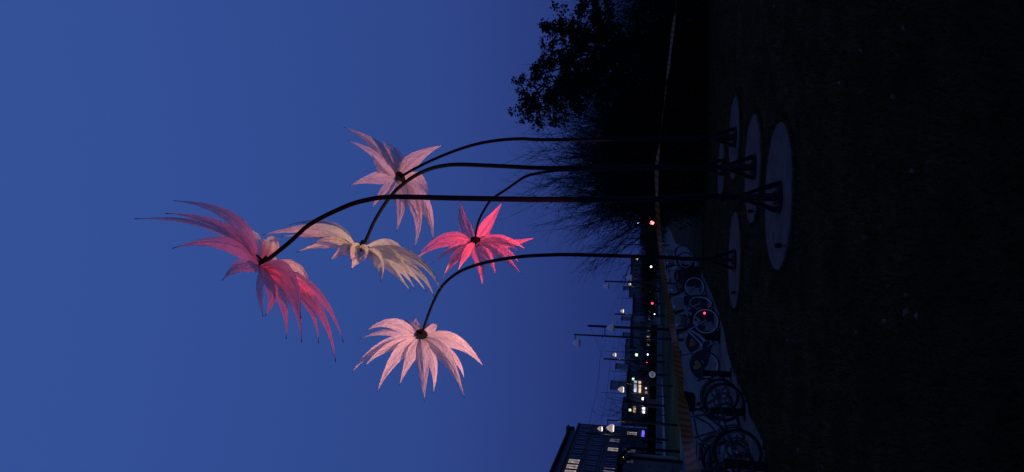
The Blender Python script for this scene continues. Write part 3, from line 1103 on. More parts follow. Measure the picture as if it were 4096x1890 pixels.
# ------------------------------------------------------------------ cycle rack and ordinary bicycles
rack_posts = [ground(2925, 1499), ground(2980, 1651), ground(3066, 1869)]
nd = (rack_posts[2] - rack_posts[0]).normalized()
rack_posts.append(rack_posts[2] + nd * 2.2)
def rack():
    base = rack_posts[1]
    root = empty('cycle_rack', base)
    tag(root, 'low black cycle rack of square posts, two rails and wheel hoops', 'cycle rack')
    for p in rack_posts:
        q = p - base
        b = MB()
        b.sm = False
        rot = Matrix.Rotation(math.atan2(nd.y, nd.x), 3, 'Z')
        b.box(q + V((0, 0, .29)), (.10, .10, .54), rot)
        o = b.build('post', MT['black'], root)
        b = MB(); b.sm = False
        b.box(q + V((0, 0, .014)), (.22, .22, .02), rot)
        b.build('foot_plate', MT['black'], o)
        b = MB(); b.sm = False
        b.box(q + V((0, 0, .565)), (.106, .106, .012), rot)
        b.build('post_cap', MT['black'], o)
    out = V((nd.y, -nd.x, 0))
    if out.x > 0: out = -out
    for h, off in ((.41, 0.02), (.20, .02)):
        b = MB()
        b.tube([rack_posts[0] - base + V((0, 0, h)) - out * off, rack_posts[-1] - base + V((0, 0, h)) - out * off], .017, 8)
        b.build('rail', MT['post'], root)
    for i in range(len(rack_posts) - 1):
        a, c = rack_posts[i] - base, rack_posts[i + 1] - base
        for k in range(4):
            m = a.lerp(c, (k + .5) / 4)
            for s in (-.05, .05):
                q = m + nd * s
                b = MB()
                b.ring(q + out * .11 + V((0, 0, .285)), nd + out * .12, .165, .012, 26, 6)
                b.build('wheel_hoop', MT['post'], root)
rack()


def city_bike(label, front_px, Y, head, style, frame_mat, bask=False, step=False, tilt=0.0, r=.34, turn=.0, rim=None, fat=0.0):
    a = at(*front_px, Y)
    a.z = .006
    root = empty('bicycle', a, head)
    root.rotation_euler = (tilt, 0, head)
    tag(root, label, 'bicycle', 'private bicycles in the cycle rack')
    rim = rim or MT['rimdark']
    wheel(root, 0, r, rim, 3, turn, .012)
    wheel(root, -WB, r, rim, 4, 0, .012)
    bb = V((-.61, 0, .29)); ht = V((-.30, 0, .86)); hbm = V((-.25, 0, .68)); st = V((-.80, 0, .78)); ra = V((-WB, 0, r))
    fr = MB()
    if step:
        fr.tube([hbm, V((-.36, 0, .50)), V((-.48, 0, .34)), bb], .022, 8)
        fr.tube([ht + V((-.01, 0, -.05)), V((-.42, 0, .58)), V((-.58, 0, .44)), V((-.69, 0, .46))], .017, 8)
    else:
        fr.tube([hbm, bb], .021, 8)
        fr.tube([ht + V((0, 0, -.03)), st + V((.02, 0, -.05))], .018, 8)
    fr.tube([ht, hbm], .022, 8)
    fr.tube([bb, st], .018, 8)
    for s in (-1, 1):
        fr.tube([bb + V((0, s * .03, 0)), ra + V((0, s * .06, 0))], .011, 6)
        fr.tube([st + V((0, s * .02, -.05)), ra + V((0, s * .06, 0))], .009, 6)
    fr.build('frame', frame_mat, root)
    sp = MB(); sp.tube([st, V((-.835, 0, .93))], .014, 8); sp.build('seat_post', MT['galv'], root)
    saddle(root, (-.84, 0, .93), MT['plast'])
    fk = MB()
    for s in (-1, 1):
        fk.tube([hbm + V((0, s * .045, 0)), V((-.07, s * .05, .46)), V((0, s * .05, r))], [.014, .013, .010], 8)
    fk.tube([hbm + V((0, -.05, 0)), hbm + V((0, .05, 0))], .016, 8)
    fk.build('fork', frame_mat, root)
    handlebar(root, V((-.32, 0, 1.0)), style, MT['galv'], turn)
    cranks(root, bb, MT['galv'], random.uniform(-2, 1))
    for x, a0, a1 in ((-WB, -.1, 3.3), (0, .5, 2.9)):
        mg = MB()
        mg.ring(V((x, 0, r)), V((0, -1, 0)), r + .016, .012, 20, 5, a0, a1, ref=V((1, 0, 0)))
        mg.build('mudguard', MT['plast'], root)
    car = MB()
    for s in (-1, 1):
        car.tube([V((-.84, s * .05, .74)), V((-1.30, s * .06, .74))], .006, 5)
        car.tube([V((-1.22, s * .06, .74)), ra + V((0, s * .07, 0))], .006, 5)
    for k in range(4):
        car.tube([V((-.9 - k * .12, -.06, .74)), V((-.9 - k * .12, .06, .74))], .005, 4)
    car.build('luggage_rack', MT['plast'], root)
    lk = MB()
    lk.box((-.16, 0, .72), (.05, .06, .07))
    lk.build('headlight', MT['plast'], root)
    if bask:
        basket(root, (-.13, 0, .80), (.32, .38, .27), MT['plast'], True)
    cb = MB()
    cb.tube([V((-.30, -.1, 1.03)), V((-.14, -.05, 1.02)), V((-.12, 0, .9)), V((-.2, 0, .75))], .004, 4)
    cb.tube([V((-.30, .1, 1.03)), V((-.16, .05, .98)), V((-.14, 0, .85)), V((-.24, .02, .62))], .004, 4)
    cb.build('cables', MT['plast'], root)
    rf = MB(); rf.sm = False
    rf.box((.17, -.005, r - .14), (.07, .014, .03))
    rf.build('spoke_reflector', MT['reflector'], root)
    return root


city_bike('dark bicycle with large tyres, nearest in the rack and cut by the frame edge', (2913, 1809), 10.3, .12, 'straight', MT['dkframe'], r=.345, tilt=.03)
city_bike('brown step through bicycle with curved frame behind the middle rack post', (2871, 1609), 12.3, -.06, 'swept', MT['brnframe'], step=True, tilt=-.05)
city_bike('dark bicycle carrying a black front basket', (2862, 1585), 13.1, -.02, 'swept', MT['dkframe'], bask=True, tilt=.04)
city_bike('dark bicycle half hidden behind the nearest one in the rack', (2882, 1845), 11.2, .05, 'swept', MT['dkframe'], step=True, tilt=.06, turn=.15)


# ------------------------------------------------------------------ street lamps and tram poles
def cone_head(mb_parent, p, s, lit, arm_from):
    """a bell shaped lantern: pale shell open at the bottom with a lamp face inside"""
    a = MB()
    a.tube([arm_from, V((p.x, p.y, arm_from.z)), p + V((0, 0, s * .55))], max(.018, s * .06), 6)
    a.build('arm', MT['post'], mb_parent)
    b = MB()
    b.lathe(p, V((0, 0, 1)), [(-.40 * s, .50 * s), (-.34 * s, .56 * s), (-.1 * s, .50 * s), (.2 * s, .36 * s), (.45 * s, .18 * s), (.55 * s, .05 * s)], 18)
    h = b.build('lantern', MT['lit_cream'] if lit else MT['shellglow'], mb_parent)
    c = MB()
    c.lathe(p - V((0, 0, .47 * s)), V((0, 0, 1)), [(0, .05 * s), (0, .40 * s), (.05 * s, .46 * s)], 18)
    c.build('lamp_face', MT['lit_warm'] if lit else MT['lampshell'], h)
    if lit:
        ld = bpy.data.lights.new('lamp_light', 'SPOT')
        ld.energy = 100
        ld.color = (1.0, 0.74, 0.50)
        ld.spot_size = math.radians(155)
        ld.spot_blend = 0.5
        ld.shadow_soft_size = 0.12
        lo = bpy.data.objects.new('lamp_light', ld)
        COL.objects.link(lo)
        lo.parent = mb_parent
        lo.location = p - V((0, 0, .52 * s))


def post(name, top_px, Y, r, heads, label, cat, group, s=.42, base_r=None):
    top = at(*top_px, Y)
    root = empty(name, (top.x, top.y, 0))
    tag(root, label, cat, group)
    H = top.z
    br = base_r or r * 1.6
    mb = MB()
    mb.lathe((0, 0, 0), (0, 0, 1), [(0, br), (1.1, br), (1.15, r * 1.15), (H * .55, r), (H, r * .8), (H + .02, r * .6)], 12)
    mb.build('pole', MT['post'], root)
    for (hx, hy, lit) in heads:
        p = at(hx, hy, Y) - V((top.x, top.y, 0))
        af = V((0, 0, min(H - .05, p.z + s * .72)))
        cone_head(root, p, s, lit, af)
    return root, top


LG = 'street lamps along the path and tramway'
post('street_lamp', (2297, 1339), 36, .05, [(2306, 1372, 0), (2443, 1312, 0)], 'tall unlit street lamp with two pale bell lanterns, nearest of its kind', 'street lamp', LG)
post('street_lamp', (2420, 1126), 48, .06, [(2425, 1145, 0), (2518, 1112, 0)], 'unlit two lantern street lamp left of the pale pink flower stem', 'street lamp', LG)
post('street_lamp', (2475, 1532), 53, .05, [(2484, 1559, 1)], 'lit street lamp with cream bell lantern beside the round 40 sign', 'street lamp', LG, .45)
post('street_lamp', (2428, 1681), 42, .05, [(2441, 1713, 1)], 'lit street lamp with large cream bell lantern in front of the office block', 'street lamp', LG, .45)
post('street_lamp', (2484, 978), 75, .05, [(2489, 991, 0), (2546, 967, 0)], 'far unlit two lantern street lamp beside the bare shrubs', 'street lamp', LG)
TG = 'tramway poles'
tops = {}
for key, top_px, Y, r, heads, lab in (
        ('a', (2352, 1304), 63, .125, [], 'thickest dark tramway pole, behind the unlit two lantern lamp'),
        ('b', (2344, 1735), 62, .11, [(2400, 1716, 1)], 'dark tramway pole in front of the office block carrying a lit lantern'),
        ('c', (2458, 1257), 88, .11, [(2488, 1245, 1)], 'dark tramway pole with lit lantern right of the thickest pole'),
        ('d', (2415, 1436), 85, .12, [(2457, 1420, 1)], 'dark tramway pole with lit lantern left of the thickest pole'),
        ('e', (2491, 1148), 125, .11, [(2518, 1138, 1)], 'far dark tramway pole with lit lantern behind the unlit lamp'),
        ('f', (2496, 955), 130, .10, [(2573, 945, 1)], 'far tramway pole with small lit lantern beside the shrubs'),
        ('g', (2526, 1046), 165, .10, [(2547, 1037, 1)], 'far tramway pole with lit lantern beside the pale pink flower stem'),
        ('h', (2408, 1877), 58, .10, [], 'dark tramway pole standing behind the glass shelter')):
    o, tp = post('tram_pole', top_px, Y, r, heads, lab, 'pole', TG, .45, r * 1.05)
    tops[key] = tp

def post_top(px, Y, label, m, s=.3):
    s *= .72
    p = at(*px, Y)
    root = empty('post_lamp', (p.x, p.y, 0))
    tag(root, label, 'lamp', 'small post top lamps along the street')
    b = MB(); b.tube([(0, 0, 0), (0, 0, p.z - s * .5)], .045, 8); b.build('pole', MT['post'], root)
    b = MB(); b.lathe((0, 0, p.z), (0, 0, 1), [(-s * .5, s * .2), (-s * .3, s * .42), (0, s * .5), (s * .3, s * .4), (s * .5, s * .1)], 14)
    b.build('lamp_globe', m, root)
    b = MB(); b.lathe((0, 0, p.z + s * .5), (0, 0, 1), [(0, s * .5), (s * .06, s * .5), (s * .14, s * .1)], 14)
    b.build('cap', MT['post'], root)
post_top((2490, 1828), 80, 'bright post top lamp in front of the office block', MT['lit_warm'], .34)
post_top((2553, 893), 150, 'small white post top lamp above the far red signal', MT['lit_white'], .38)
post_top((2604, 1068), 85, 'bright white low lamp between the hot pink flower and the road', MT['lit_white'], .30)
post_top((2591, 1419), 100, 'small white lamp under the green lit sign', MT['lit_white'], .26)
post_top((2612, 1120), 120, 'tiny white lamp left of the pale pink flower stem', MT['lampshell'], .3)
post_top((2618, 1258), 95, 'small white lamp low beside the thick tramway poles', MT['lit_white'], .18)
post_top((2623, 1222), 105, 'tiny white lamp near the smaller red signal', MT['lampshell'], .22)
post_top((2605, 920), 120, 'tiny pale lamp left of the large red signal', MT['lampshell'], .24)
post_top((2601, 1168), 120, 'tiny pale lamp between the two red signals', MT['lampshell'], .26)

def signal(px, Y, label, hot, s=.22, n=2):
    p = at(*px, Y)
    root = empty('traffic_signal', (p.x, p.y, 0))
    tag(root, label, 'traffic light', 'red traffic signals')
    b = MB(); b.tube([(0, .08, 0), (0, .08, p.z + .6)], .055, 8); b.build('pole', MT['post'], root)
    b = MB(); b.sm = False
    b.box((0, 0, p.z - .3), (.34, .12, 1.0))
    b.build('housing', MT['black'], root)
    for k in range(n):
        b = MB()
        b.lathe((.0, -.065, p.z + .0 - k * .28), (0, -1, 0), [(0, s * .5), (.02, s * .45), (.035, s * .1)], 16)
        b.build('red_lens', MT['lit_redhot'] if hot else MT['lit_red'], root)
        b = MB()
        b.ring(V((0, -.09, p.z - k * .28)), V((0, -1, 0)), s * .58, .012, 14, 5)
        b.build('lens_hood', MT['black'], root)
signal((2608, 893), 62, 'large bright red traffic signal at the edge of the bare shrubs', True, .38, 1)
signal((2609, 1214), 90, 'smaller red traffic signal behind the hire bicycles', False, .26, 1)
signal((2588, 1449), 86.5, 'red reflection on the side of a tramway pole, shown by an added signal', False, .16, 1)  # added signal, imitates red light reflected on the pole

def sign40():
    p = at(2609, 1499, 66)
    root = empty('speed_sign', (p.x, p.y, 0))
    tag(root, 'round white speed sign reading 40 beside the tramway', 'road sign')
    b = MB(); b.tube([(0, .05, 0), (0, .05, p.z + .28)], .035, 8); b.build('pole', MT['post'], root)
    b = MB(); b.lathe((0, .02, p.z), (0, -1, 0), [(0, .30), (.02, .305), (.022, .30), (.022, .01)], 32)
    plate = b.build('sign_plate', MT['signglow'], root)
    b = MB(); b.sm = False
    def bar(x0, z0, x1, z1, w):
        d = V((x1 - x0, 0, z1 - z0)); L = d.length; d.normalize()
        n = V((-d.z, 0, d.x)) * w * .5
        a = V((x0, -.010, p.z + z0)); e = V((x1, -.010, p.z + z1))
        b.prism([a - n, e - n, e + n, a + n], V((0, -1, 0)), .004)
    bar(-.035, -.15, -.035, .15, .045)
    bar(-.058, .125, -.185, -.045, .04)
    bar(-.205, -.062, -.058, -.062, .04)
    bar(-.012, -.062, .015, -.062, .04)
    o = b.build('digit', MT['signblack'], plate)
    b = MB()
    n = 24
    vs, fs = [], []
    for k in range(n):
        t = 6.2832 * k / n
        for (rx, rz) in ((.085, .155), (.045, .112)):
            vs.append((.125 + rx * math.cos(t), -.013, p.z + rz * math.sin(t)))
    for k in range(n):
        j = (k + 1) % n
        fs.append((2 * k, 2 * j, 2 * j + 1, 2 * k + 1))
    b.add(vs, fs)
    b.build('digit', MT['signblack'], plate)
sign40()

def lit_sign(px, Y, label, s=.5):
    p = at(*px, Y)
    root = empty('lit_sign', (p.x, p.y, 0))
    tag(root, label, 'lit sign', 'small green lit signs on posts')
    b = MB(); b.tube([(0, .1, 0), (0, .1, p.z)], .05, 8); b.build('pole', MT['post'], root)
    b = MB(); b.sm = False
    b.box((0, 0, p.z), (s, .12, s * .9)); bx = b.build('sign_box', MT['post'], root)
    b = MB(); b.sm = False
    b.box((0, -.07, p.z), (s * .9, .01, s * .8)); b.build('sign_face', MT['lit_green'], bx)
lit_sign((2546, 1420), 100, 'green lit sign above a small white lamp', .42)
lit_sign((2533, 1517), 110, 'green lit sign right of the blue shop sign', .42)
lit_sign((2520, 1640), 110, 'green lit sign left of the bare street tree', .45)

PG = 'thin poles beside the tramway'
for top_px, Y, l in (((2403, 1570), 70, 'thin pole left of the lit lamp by the 40 sign'), ((2420, 1405), 92, 'thin pole right of a tramway pole'),
                     ((2437, 1485), 80, 'thin pole rising behind the 40 sign'), ((2466, 1649), 75, 'thin leaning looking pole right of the office block'),
                     ((2464, 1293), 100, 'thin pole beside the thickest tramway pole'), ((2500, 1058), 120, 'thin far pole left of the pale pink flower stem'),
                     ((2485, 1103), 110, 'thin far pole beside an unlit lantern'), ((2468, 1193), 110, 'thin far pole with stubs above the smaller red signal')):
    tp = at(*top_px, Y)
    root = empty('thin_pole', (tp.x, tp.y, 0))
    tag(root, l, 'pole', PG)
    b = MB(); b.tube([(0, 0, 0), (0, 0, tp.z * .6), (0, 0, tp.z)], [.05, .04, .022], 6); b.build('pole', MT['post'], root)
    b = MB()
    for k in range(2):
        z = tp.z * (.78 - .1 * k)
        b.tube([(-.5 + .3 * k, 0, z + .05), (0, 0, z), (.35, 0, z + .02)], .012, 4)
    b.build('cross_arm', MT['wire'], root)

def wire(pts, label, r=.012, sag=.15, ins=None):
    out = []
    for a, b in zip(pts, pts[1:]):
        for k in range(12):
            t = k / 12
            q = a.lerp(b, t)
            q.z -= sag * 4 * t * (1 - t)
            out.append(q)
    out.append(pts[-1])
    mb = MB(); mb.tube(out, r, 4)
    o = mb.build('tram_wire', MT['wire'])
    tag(o, label, 'wire', 'overhead wires of the tramway')
    if ins:
        b = MB()
        for t in ins:
            q = out[int(t * (len(out) - 1))]
            q2 = out[min(int(t * (len(out) - 1)) + 1, len(out) - 1)]
            d = (q2 - q).normalized()
            b.tube([q - d * .35, q - d * .1, q + d * .1, q + d * .35], [.02, .045, .045, .02], 6)
        b.build('insulator', MT['black'], o)
wire([at(2361, 1310, 63), at(2395, 1395, 74), at(2412, 1436, 84.5)], 'span wire with insulator from the thickest tramway pole', .012, .1, [.72])
wire([at(2520, 1050, 190), at(2440, 1262, 110), at(2400, 1440, 80), at(2357, 1693, 56), at(2320, 1930, 44)], 'uppermost overhead wire running to the office block', .014)
wire([at(2535, 1050, 190), at(2470, 1262, 110), at(2440, 1440, 80), at(2403, 1699, 56), at(2368, 1930, 44)], 'second overhead wire from the top', .014)
wire([at(2545, 1050, 190), at(2487, 1262, 110), at(2462, 1440, 80), at(2432, 1680, 56), at(2398, 1930, 44)], 'lowest overhead wire above the shop signs', .014)
wire([at(2408, 1314, 63), at(2404, 1370, 66), at(2398, 1440, 70), at(2388, 1600, 78)], 'faint span wire between the lanterns', .010, .1, [.2])
wire([at(2362, 1640, 60), at(2380, 1654, 66), at(2440, 1668, 75)], 'short span wire with insulator above the bare street tree', .010, .05, [.4])


# ------------------------------------------------------------------ shelter at the frame edge
def shelter():
    c = at(2600, 1838, 34)
    root = empty('tram_shelter', (c.x, 34, 0))
    tag(root, 'glass tram shelter with rounded dark frame, cut by the frame edge', 'shelter')
    H = 3.05
    pts = [V((0, 0, 0)), V((0, 0, H - .7))] + [V((-.7 + .7 * math.cos(t), 0, H - .7 + .7 * math.sin(t))) for t in [math.radians(a) for a in (15, 30, 45, 60, 75, 90)]] + [V((-4.2, 0, H))]
    b = MB(); b.tube(pts, .085, 8); b.build('frame', MT['black'], root)
    b = MB(); b.tube([p + V((0, 1.6, 0)) for p in pts], .07, 8); b.build('frame', MT['black'], root)
    b = MB(); b.sm = False
    b.prism([p + V((-.05, .03, 0)) for p in pts if p.x > -2.2] + [V((-2.0, .03, H)), V((-2.0, .03, 0))], V((0, 1, 0)), .012)
    b.build('glass_pane', MT['glass'], root)
    b = MB(); b.sm = False
    b.box((-1.2, 1.5, 1.3), (1.9, .05, 2.3)); b.build('rear_panel', MT['shelterpanel'], root)
    b = MB(); b.sm = False
    b.box((-2.1, .8, H + .10), (4.2, 1.9, .08)); b.build('roof', MT['black'], root)
    for x in (-.35, -1.15):
        for z in (.9, 1.65):
            b = MB()
            b.lathe((x, .03, z), (0, -1, 0), [(0, .035), (.03, .03), (.035, .01)], 10)
            b.build('glass_clamp', MT['black'], root)
    b = MB(); b.sm = False
    b.box((-1.3, 1.0, .47), (1.6, .4, .06)); b.box((-1.3, 1.0, .22), (.1, .3, .44)); b.build('bench', MT['post'], root)
shelter()


# ------------------------------------------------------------------ office block on the left
def office():
    x = at(2400, 1703, 150).x
    y0, y1 = 84.0, 150.0
    root = empty('office_block', (x, y1, 0))
    tag(root, 'long grey clad office block with rows of windows, a few of them lit', 'building')
    nf, fh, z0 = 5, 3.3, 0.5
    topz = z0 + nf * fh
    b = MB(); b.sm = False
    b.box((-7, -(y1 - y0) / 2, topz / 2), (14, y1 - y0, topz))
    b.build('wall', MT['cladding'], root)
    b = MB(); b.sm = False
    b.box((-6.9, -(y1 - y0) / 2 + .0, topz + .14), (14.4, y1 - y0 + .5, .28))
    b.build('parapet', MT['cladding2'], root)
    # top storey set back, with a tilted overhanging roof
    b = MB(); b.sm = False
    L = y1 - y0 - 3.0
    b.box((-6.5, -3.0 - L / 2, topz + .85), (11.5, L, 1.5))
    b.build('penthouse', MT['cladding2'], root)
    b = MB(); b.sm = False
    b.prism([V((-.1, -1.0, topz + 2.15)), V((-.1, -8.0, topz + 1.75)), V((-.1, -L - 3, topz + 1.45)), V((-.1, -L - 3, topz + 1.8)), V((-.1, -8.0, topz + 2.1)), V((-.1, -1.0, topz + 2.5))], V((-1, 0, 0)), 13)
    b.build('roof', MT['roofdark'], root)
    b = MB(); b.sm = False
    b.box((-3, -.7, topz + 1.95), (5, .3, 1.9))
    b.build('roof_fin', MT['cladding2'], root)
    pitch = 3.0
    ny = int((y1 - y0) / pitch)
    px_lit = {}
    wf = MB(); wf.sm = False
    wf.box((.05, 0, 1.05), (.10, 2.5, 2.0))
    first_f = first_g = None
    lit = [(2318, 1846, 'win_warm'), (2315, 1863, 'win_warm'), (2306, 1881, 'win_warm'), (2475, 1763, 'win_dim'), (2466, 1792, 'win_dim'), (2463, 1808, 'win_warm'),
           (2537, 1812, 'win_dim'), (2541, 1741, 'win_warm'), (2531, 1838, 'win_dim'), (2455, 1881, 'win_dim'), (2420, 1700, 'winglass')]
    litmap = {}
    def cell_of(px, py):
        d = ray(px, py)
        t = (x + .1 - CAM.x) / d.x
        p = CAM + d * t
        return p
    for (px, py, m) in lit:
        p = cell_of(px, py)
        k = int((y1 - p.y) / pitch * 1.0)
        fl = int((p.z - z0) / fh)
        litmap[(k, fl)] = m
    for fl in range(nf):
        for k in range(ny):
            yc_ = -(k + .5) * pitch
            zc_ = z0 + fl * fh
            f = MB(); f.sm = False
            vis = k < 12
            if first_f is None:
                fr = MB(); fr.sm = False
                for (cy, cz, sy, sz) in ((0, .55, 2.5, .10), (0, 2.65, 2.5, .10), (-1.2, 1.6, .10, 2.0), (1.2, 1.6, .10, 2.0), (0, 1.6, .08, 2.0)):
                    fr.box((.06, cy, cz), (.14, sy, sz))
                first_f = fr.build('window', MT['winframe'], root)
                o = first_f
            else:
                o = first_f.copy(); COL.objects.link(o); o.parent = root
            o.location = (0, yc_, zc_)
            gm = litmap.get((k, fl), 'winglass')
            pn = MB(); pn.sm = False
            pn.box((.03, 0, 1.6), (.04, 2.3, 1.95))
            pn.build('pane', MT[gm], o)
    for k in range(0, ny + 1, 2):
        b = MB(); b.sm = False
        b.box((.05, -k * pitch, topz / 2 + .4), (.10, .12, topz - .8))
        b.build('facade_rib', MT['cladding2'], root)
    for fl in range(nf + 1):
        b = MB(); b.sm = False
        b.box((.07, -(y1 - y0) / 2, z0 + fl * fh + .12), (.14, y1 - y0, .18))
        b.build('floor_band', MT['cladding2'], root)
    for px, py in ((2573, 1733), (2572, 1746)):
        p = cell_of(px, py)
        b = MB(); b.sm = False
        b.box((.25, p.y - y1, p.z), (.1, 2.4, .55))
        b.build('blue_sign', MT['lit_blue'], root)
office()

# ------------------------------------------------------------------ street background
def retaining():
    b = MB(); b.sm = False
    a, c = at(2600, 1900, 92), at(2600, 1300, 112)
    b.prism([V((a.x, a.y, 0)), V((c.x, c.y, 0)), V((c.x, c.y + .4, 0)), V((a.x, a.y + .4, 0))], V((0, 0, 1)), .85)
    o = b.build('retaining_wall', MT['concrete'])
    tag(o, 'low grey concrete wall along the far side of the road', 'wall')
    rng = random.Random(5)
    n = 7
    for i in range(n):
        p, q = a.lerp(c, i / n), a.lerp(c, (i + .97) / n)
        root = empty('hedge', (p.x, p.y + .3, 0))
        tag(root, ['clipped dark hedge section behind the glass shelter', 'clipped dark hedge section below the lit office windows', 'clipped dark hedge section under the purple blue signs', 'clipped dark hedge section left of the brown cabinet',
                   'clipped dark hedge section under the white shop window', 'clipped dark hedge section behind the 40 sign', 'clipped dark hedge section at the right end of the hedge'][i], 'hedge', 'clipped hedge along the road')
        m = MB(); m.sm = False
        L = (q - p).length
        d = (q - p).normalized(); nn = V((-d.y, d.x, 0))
        h0 = 1.0 + rng.uniform(-.1, .15)
        for _ in range(1500):
            u, w, h = rng.random(), rng.random(), rng.random()
            c0 = d * (u * L) + nn * (w * 1.2) + V((0, 0, .8 + h * h0 + .06 * math.sin(u * 20)))
            e1 = V((rng.gauss(0, 1), rng.gauss(0, 1), rng.gauss(0, 1))).normalized() * .13
            e2 = V((rng.gauss(0, 1), rng.gauss(0, 1), rng.gauss(0, 1))).normalized() * .13
            m.add([c0 - e1, c0 + e2, c0 + e1, c0 - e2], [(0, 1, 2, 3)])
        m.build('foliage', MT['hedge'], root)
        m = MB(); m.sm = False
        m.prism([V((0, .15, 0)), d * L + V((0, .15, 0)), d * L + nn * 1.1, nn * 1.1], V((0, 0, 1)), 1.55 + .1 * rng.random())
        m.build('branch_core', MT['under'], root)
retaining()

def block(px0, px1, top, Y, mat, label, name='building', depth=12, roof=None, win=None, lits=(), group='buildings beyond the tramway', rmat='roofdark'):
    """a building whose front faces the camera side; px0/px1 photo rows of its ends"""
    a, c = at(2600, px1, Y), at(2600, px0, Y)
    H = at(top, (px0 + px1) / 2, Y).z
    w = abs(c.x - a.x)
    root = empty(name, ((a.x + c.x) / 2, Y, 0))
    tag(root, label, 'building', group)
    b = MB(); b.sm = False
    hb = H if roof != 'gable' else H * .68
    b.box((0, depth / 2, hb / 2), (w, depth, hb))
    b.build('wall', mat, root)
    b = MB(); b.sm = False
    if roof == 'gable':
        b.prism([V((-w / 2 - .3, -.3, hb + .02)), V((-w / 2 - .3, depth / 2, H)), V((-w / 2 - .3, depth + .3, hb + .02))], V((1, 0, 0)), w + .6)
    elif roof == 'gable_front':
        b.prism([V((-w / 2 - .3, -.3, hb + .02)), V((w / 2 + .3, -.3, hb + .02)), V((.0, -.3, H))], V((0, 1, 0)), depth + .6)
    else:
        b.box((0, depth / 2 - .2, H + .16), (w + .8, depth + .8, .3))
    b.build('roof', MT[rmat], root)
    if win:
        nx, nz = win
        first = None
        for i in range(nx):
            for j in range(nz):
                xx = -w / 2 + (i + .5) * w / nx
                zz = 1.2 + (j + .5) * (hb - 1.4) / nz
                ww, wh = w / nx * .5, min(1.5, (hb - 1.4) / nz * .6)
                m = MB(); m.sm = False
                for (dx, dz, sx, sz) in ((0, wh / 2, ww, .1), (0, -wh / 2, ww, .1), (-ww / 2, 0, .1, wh + .1), (ww / 2, 0, .1, wh + .1)):
                    m.box((dx, -.03, dz), (sx, .10, sz))
                if first is None:
                    first = m.build('window', MT['winframe'], root); o = first
                else:
                    o = first.copy(); COL.objects.link(o); o.parent = root
                o.location = (xx, 0, zz)
                m = MB(); m.sm = False
                m.box((0, -.012, 0), (ww - .02, .02, wh))
                m.build('pane', MT['winglass'], o)
    for (x0, y0, x1, y1_, m, nm) in lits:
        p, q = at(x0, y1_, Y - .15), at(x1, y0, Y - .15)
        b = MB(); b.sm = False
        b.box(((p.x + q.x) / 2 - root.location.x, -.15, (p.z + q.z) / 2), (abs(q.x - p.x), .12, abs(p.z - q.z)))
        b.build(nm, MT[m], root)
    return root

# shops with lit windows and signs
block(1508, 1608, 2512, 135, MT['farwall2'], 'dark shop building with rows of blue white and orange lit signs', lits=[
    (2536, 1525, 2547, 1537, 'win_blue', 'lit_sign_panel'), (2536, 1539, 2547, 1568, 'win_blue', 'lit_sign_panel'),
    (2554, 1526, 2564, 1538, 'win_orange', 'lit_window'), (2554, 1541, 2564, 1550, 'win_orange', 'lit_window'), (2554, 1551.5, 2564, 1571, 'win_orange', 'lit_window'),
    (2553, 1576, 2564, 1603, 'win_white', 'lit_window'), (2539, 1581, 2544, 1594, 'lit_blue', 'blue_sign'),
    (2581, 1552, 2587, 1556, 'win_white', 'lit_window'), (2580, 1566, 2590, 1574, 'win_far', 'lit_window')])
block(1609, 1672, 2518, 128, MT['farwall2'], 'dark shop building with a white lit window left of the bare street tree', lits=[
    (2568, 1625, 2580, 1654, 'win_white', 'lit_window'), (2533, 1628, 2543, 1650, 'win_orange', 'lit_window'), (2568, 1592, 2574, 1600, 'lit_white', 'lit_window')])
block(1455, 1507, 2545, 150, MT['farwall2'], 'low dark building with two orange lit windows behind the 40 sign', lits=[
    (2579, 1466, 2596, 1477, 'win_orange', 'lit_window'), (2579, 1491, 2590, 1495, 'win_orange', 'lit_window')], win=(4, 1))
block(1385, 1462, 2500, 190, MT['farwall'], 'gabled house with mossy roof behind the bare branches', roof='gable_front', win=(4, 2), rmat='olive')
block(1640, 1712, 2486, 165, MT['farwall2'], 'house with olive pyramid roof right of the office block', roof='gable_front', win=(4, 2), rmat='olive')
block(1285, 1392, 2526, 175, MT['farwall'], 'low building with thick dark flat roof behind the thickest tramway pole', win=(7, 1), lits=[
    (2594, 1273, 2604, 1281, 'win_far', 'lit_window'), (2590, 1318, 2600, 1327, 'win_far', 'lit_window'), (2588, 1348, 2598, 1358, 'win_orange', 'lit_window'), (2588, 1376, 2598, 1383, 'win_far', 'lit_window')])
block(1195, 1284, 2534, 200, MT['farwall2'], 'dark two storey building behind the smaller red signal', win=(6, 2), lits=[(2592, 1240, 2603, 1250, 'win_far', 'lit_window')])
block(1120, 1194, 2520, 260, MT['farwall'], 'blue grey building between the far lamps', win=(5, 3))
block(1030, 1119, 2526, 280, MT['farwall'], 'blue grey building behind the pale pink flower stem', win=(6, 3))
TB = 'distant pale tower blocks'
for y0, y1_, tp, Y, l in ((1158, 1165, 2495, 420, 'narrow pale tower block right of the others'), (1277, 1288, 2486, 410, 'pale tower block beside the lit tramway pole'),
                          (1343, 1350, 2492, 430, 'slim pale tower block left of the thickest tramway pole'), (1474, 1485, 2463, 420, 'pale tower block above the 40 sign'),
                          (1546, 1570, 2443, 400, 'broadest and tallest pale tower block behind the lit lamp')):
    block(y0, y1_, tp, Y, MT['palewall'], l, name='tower_block', depth=10, group=TB)

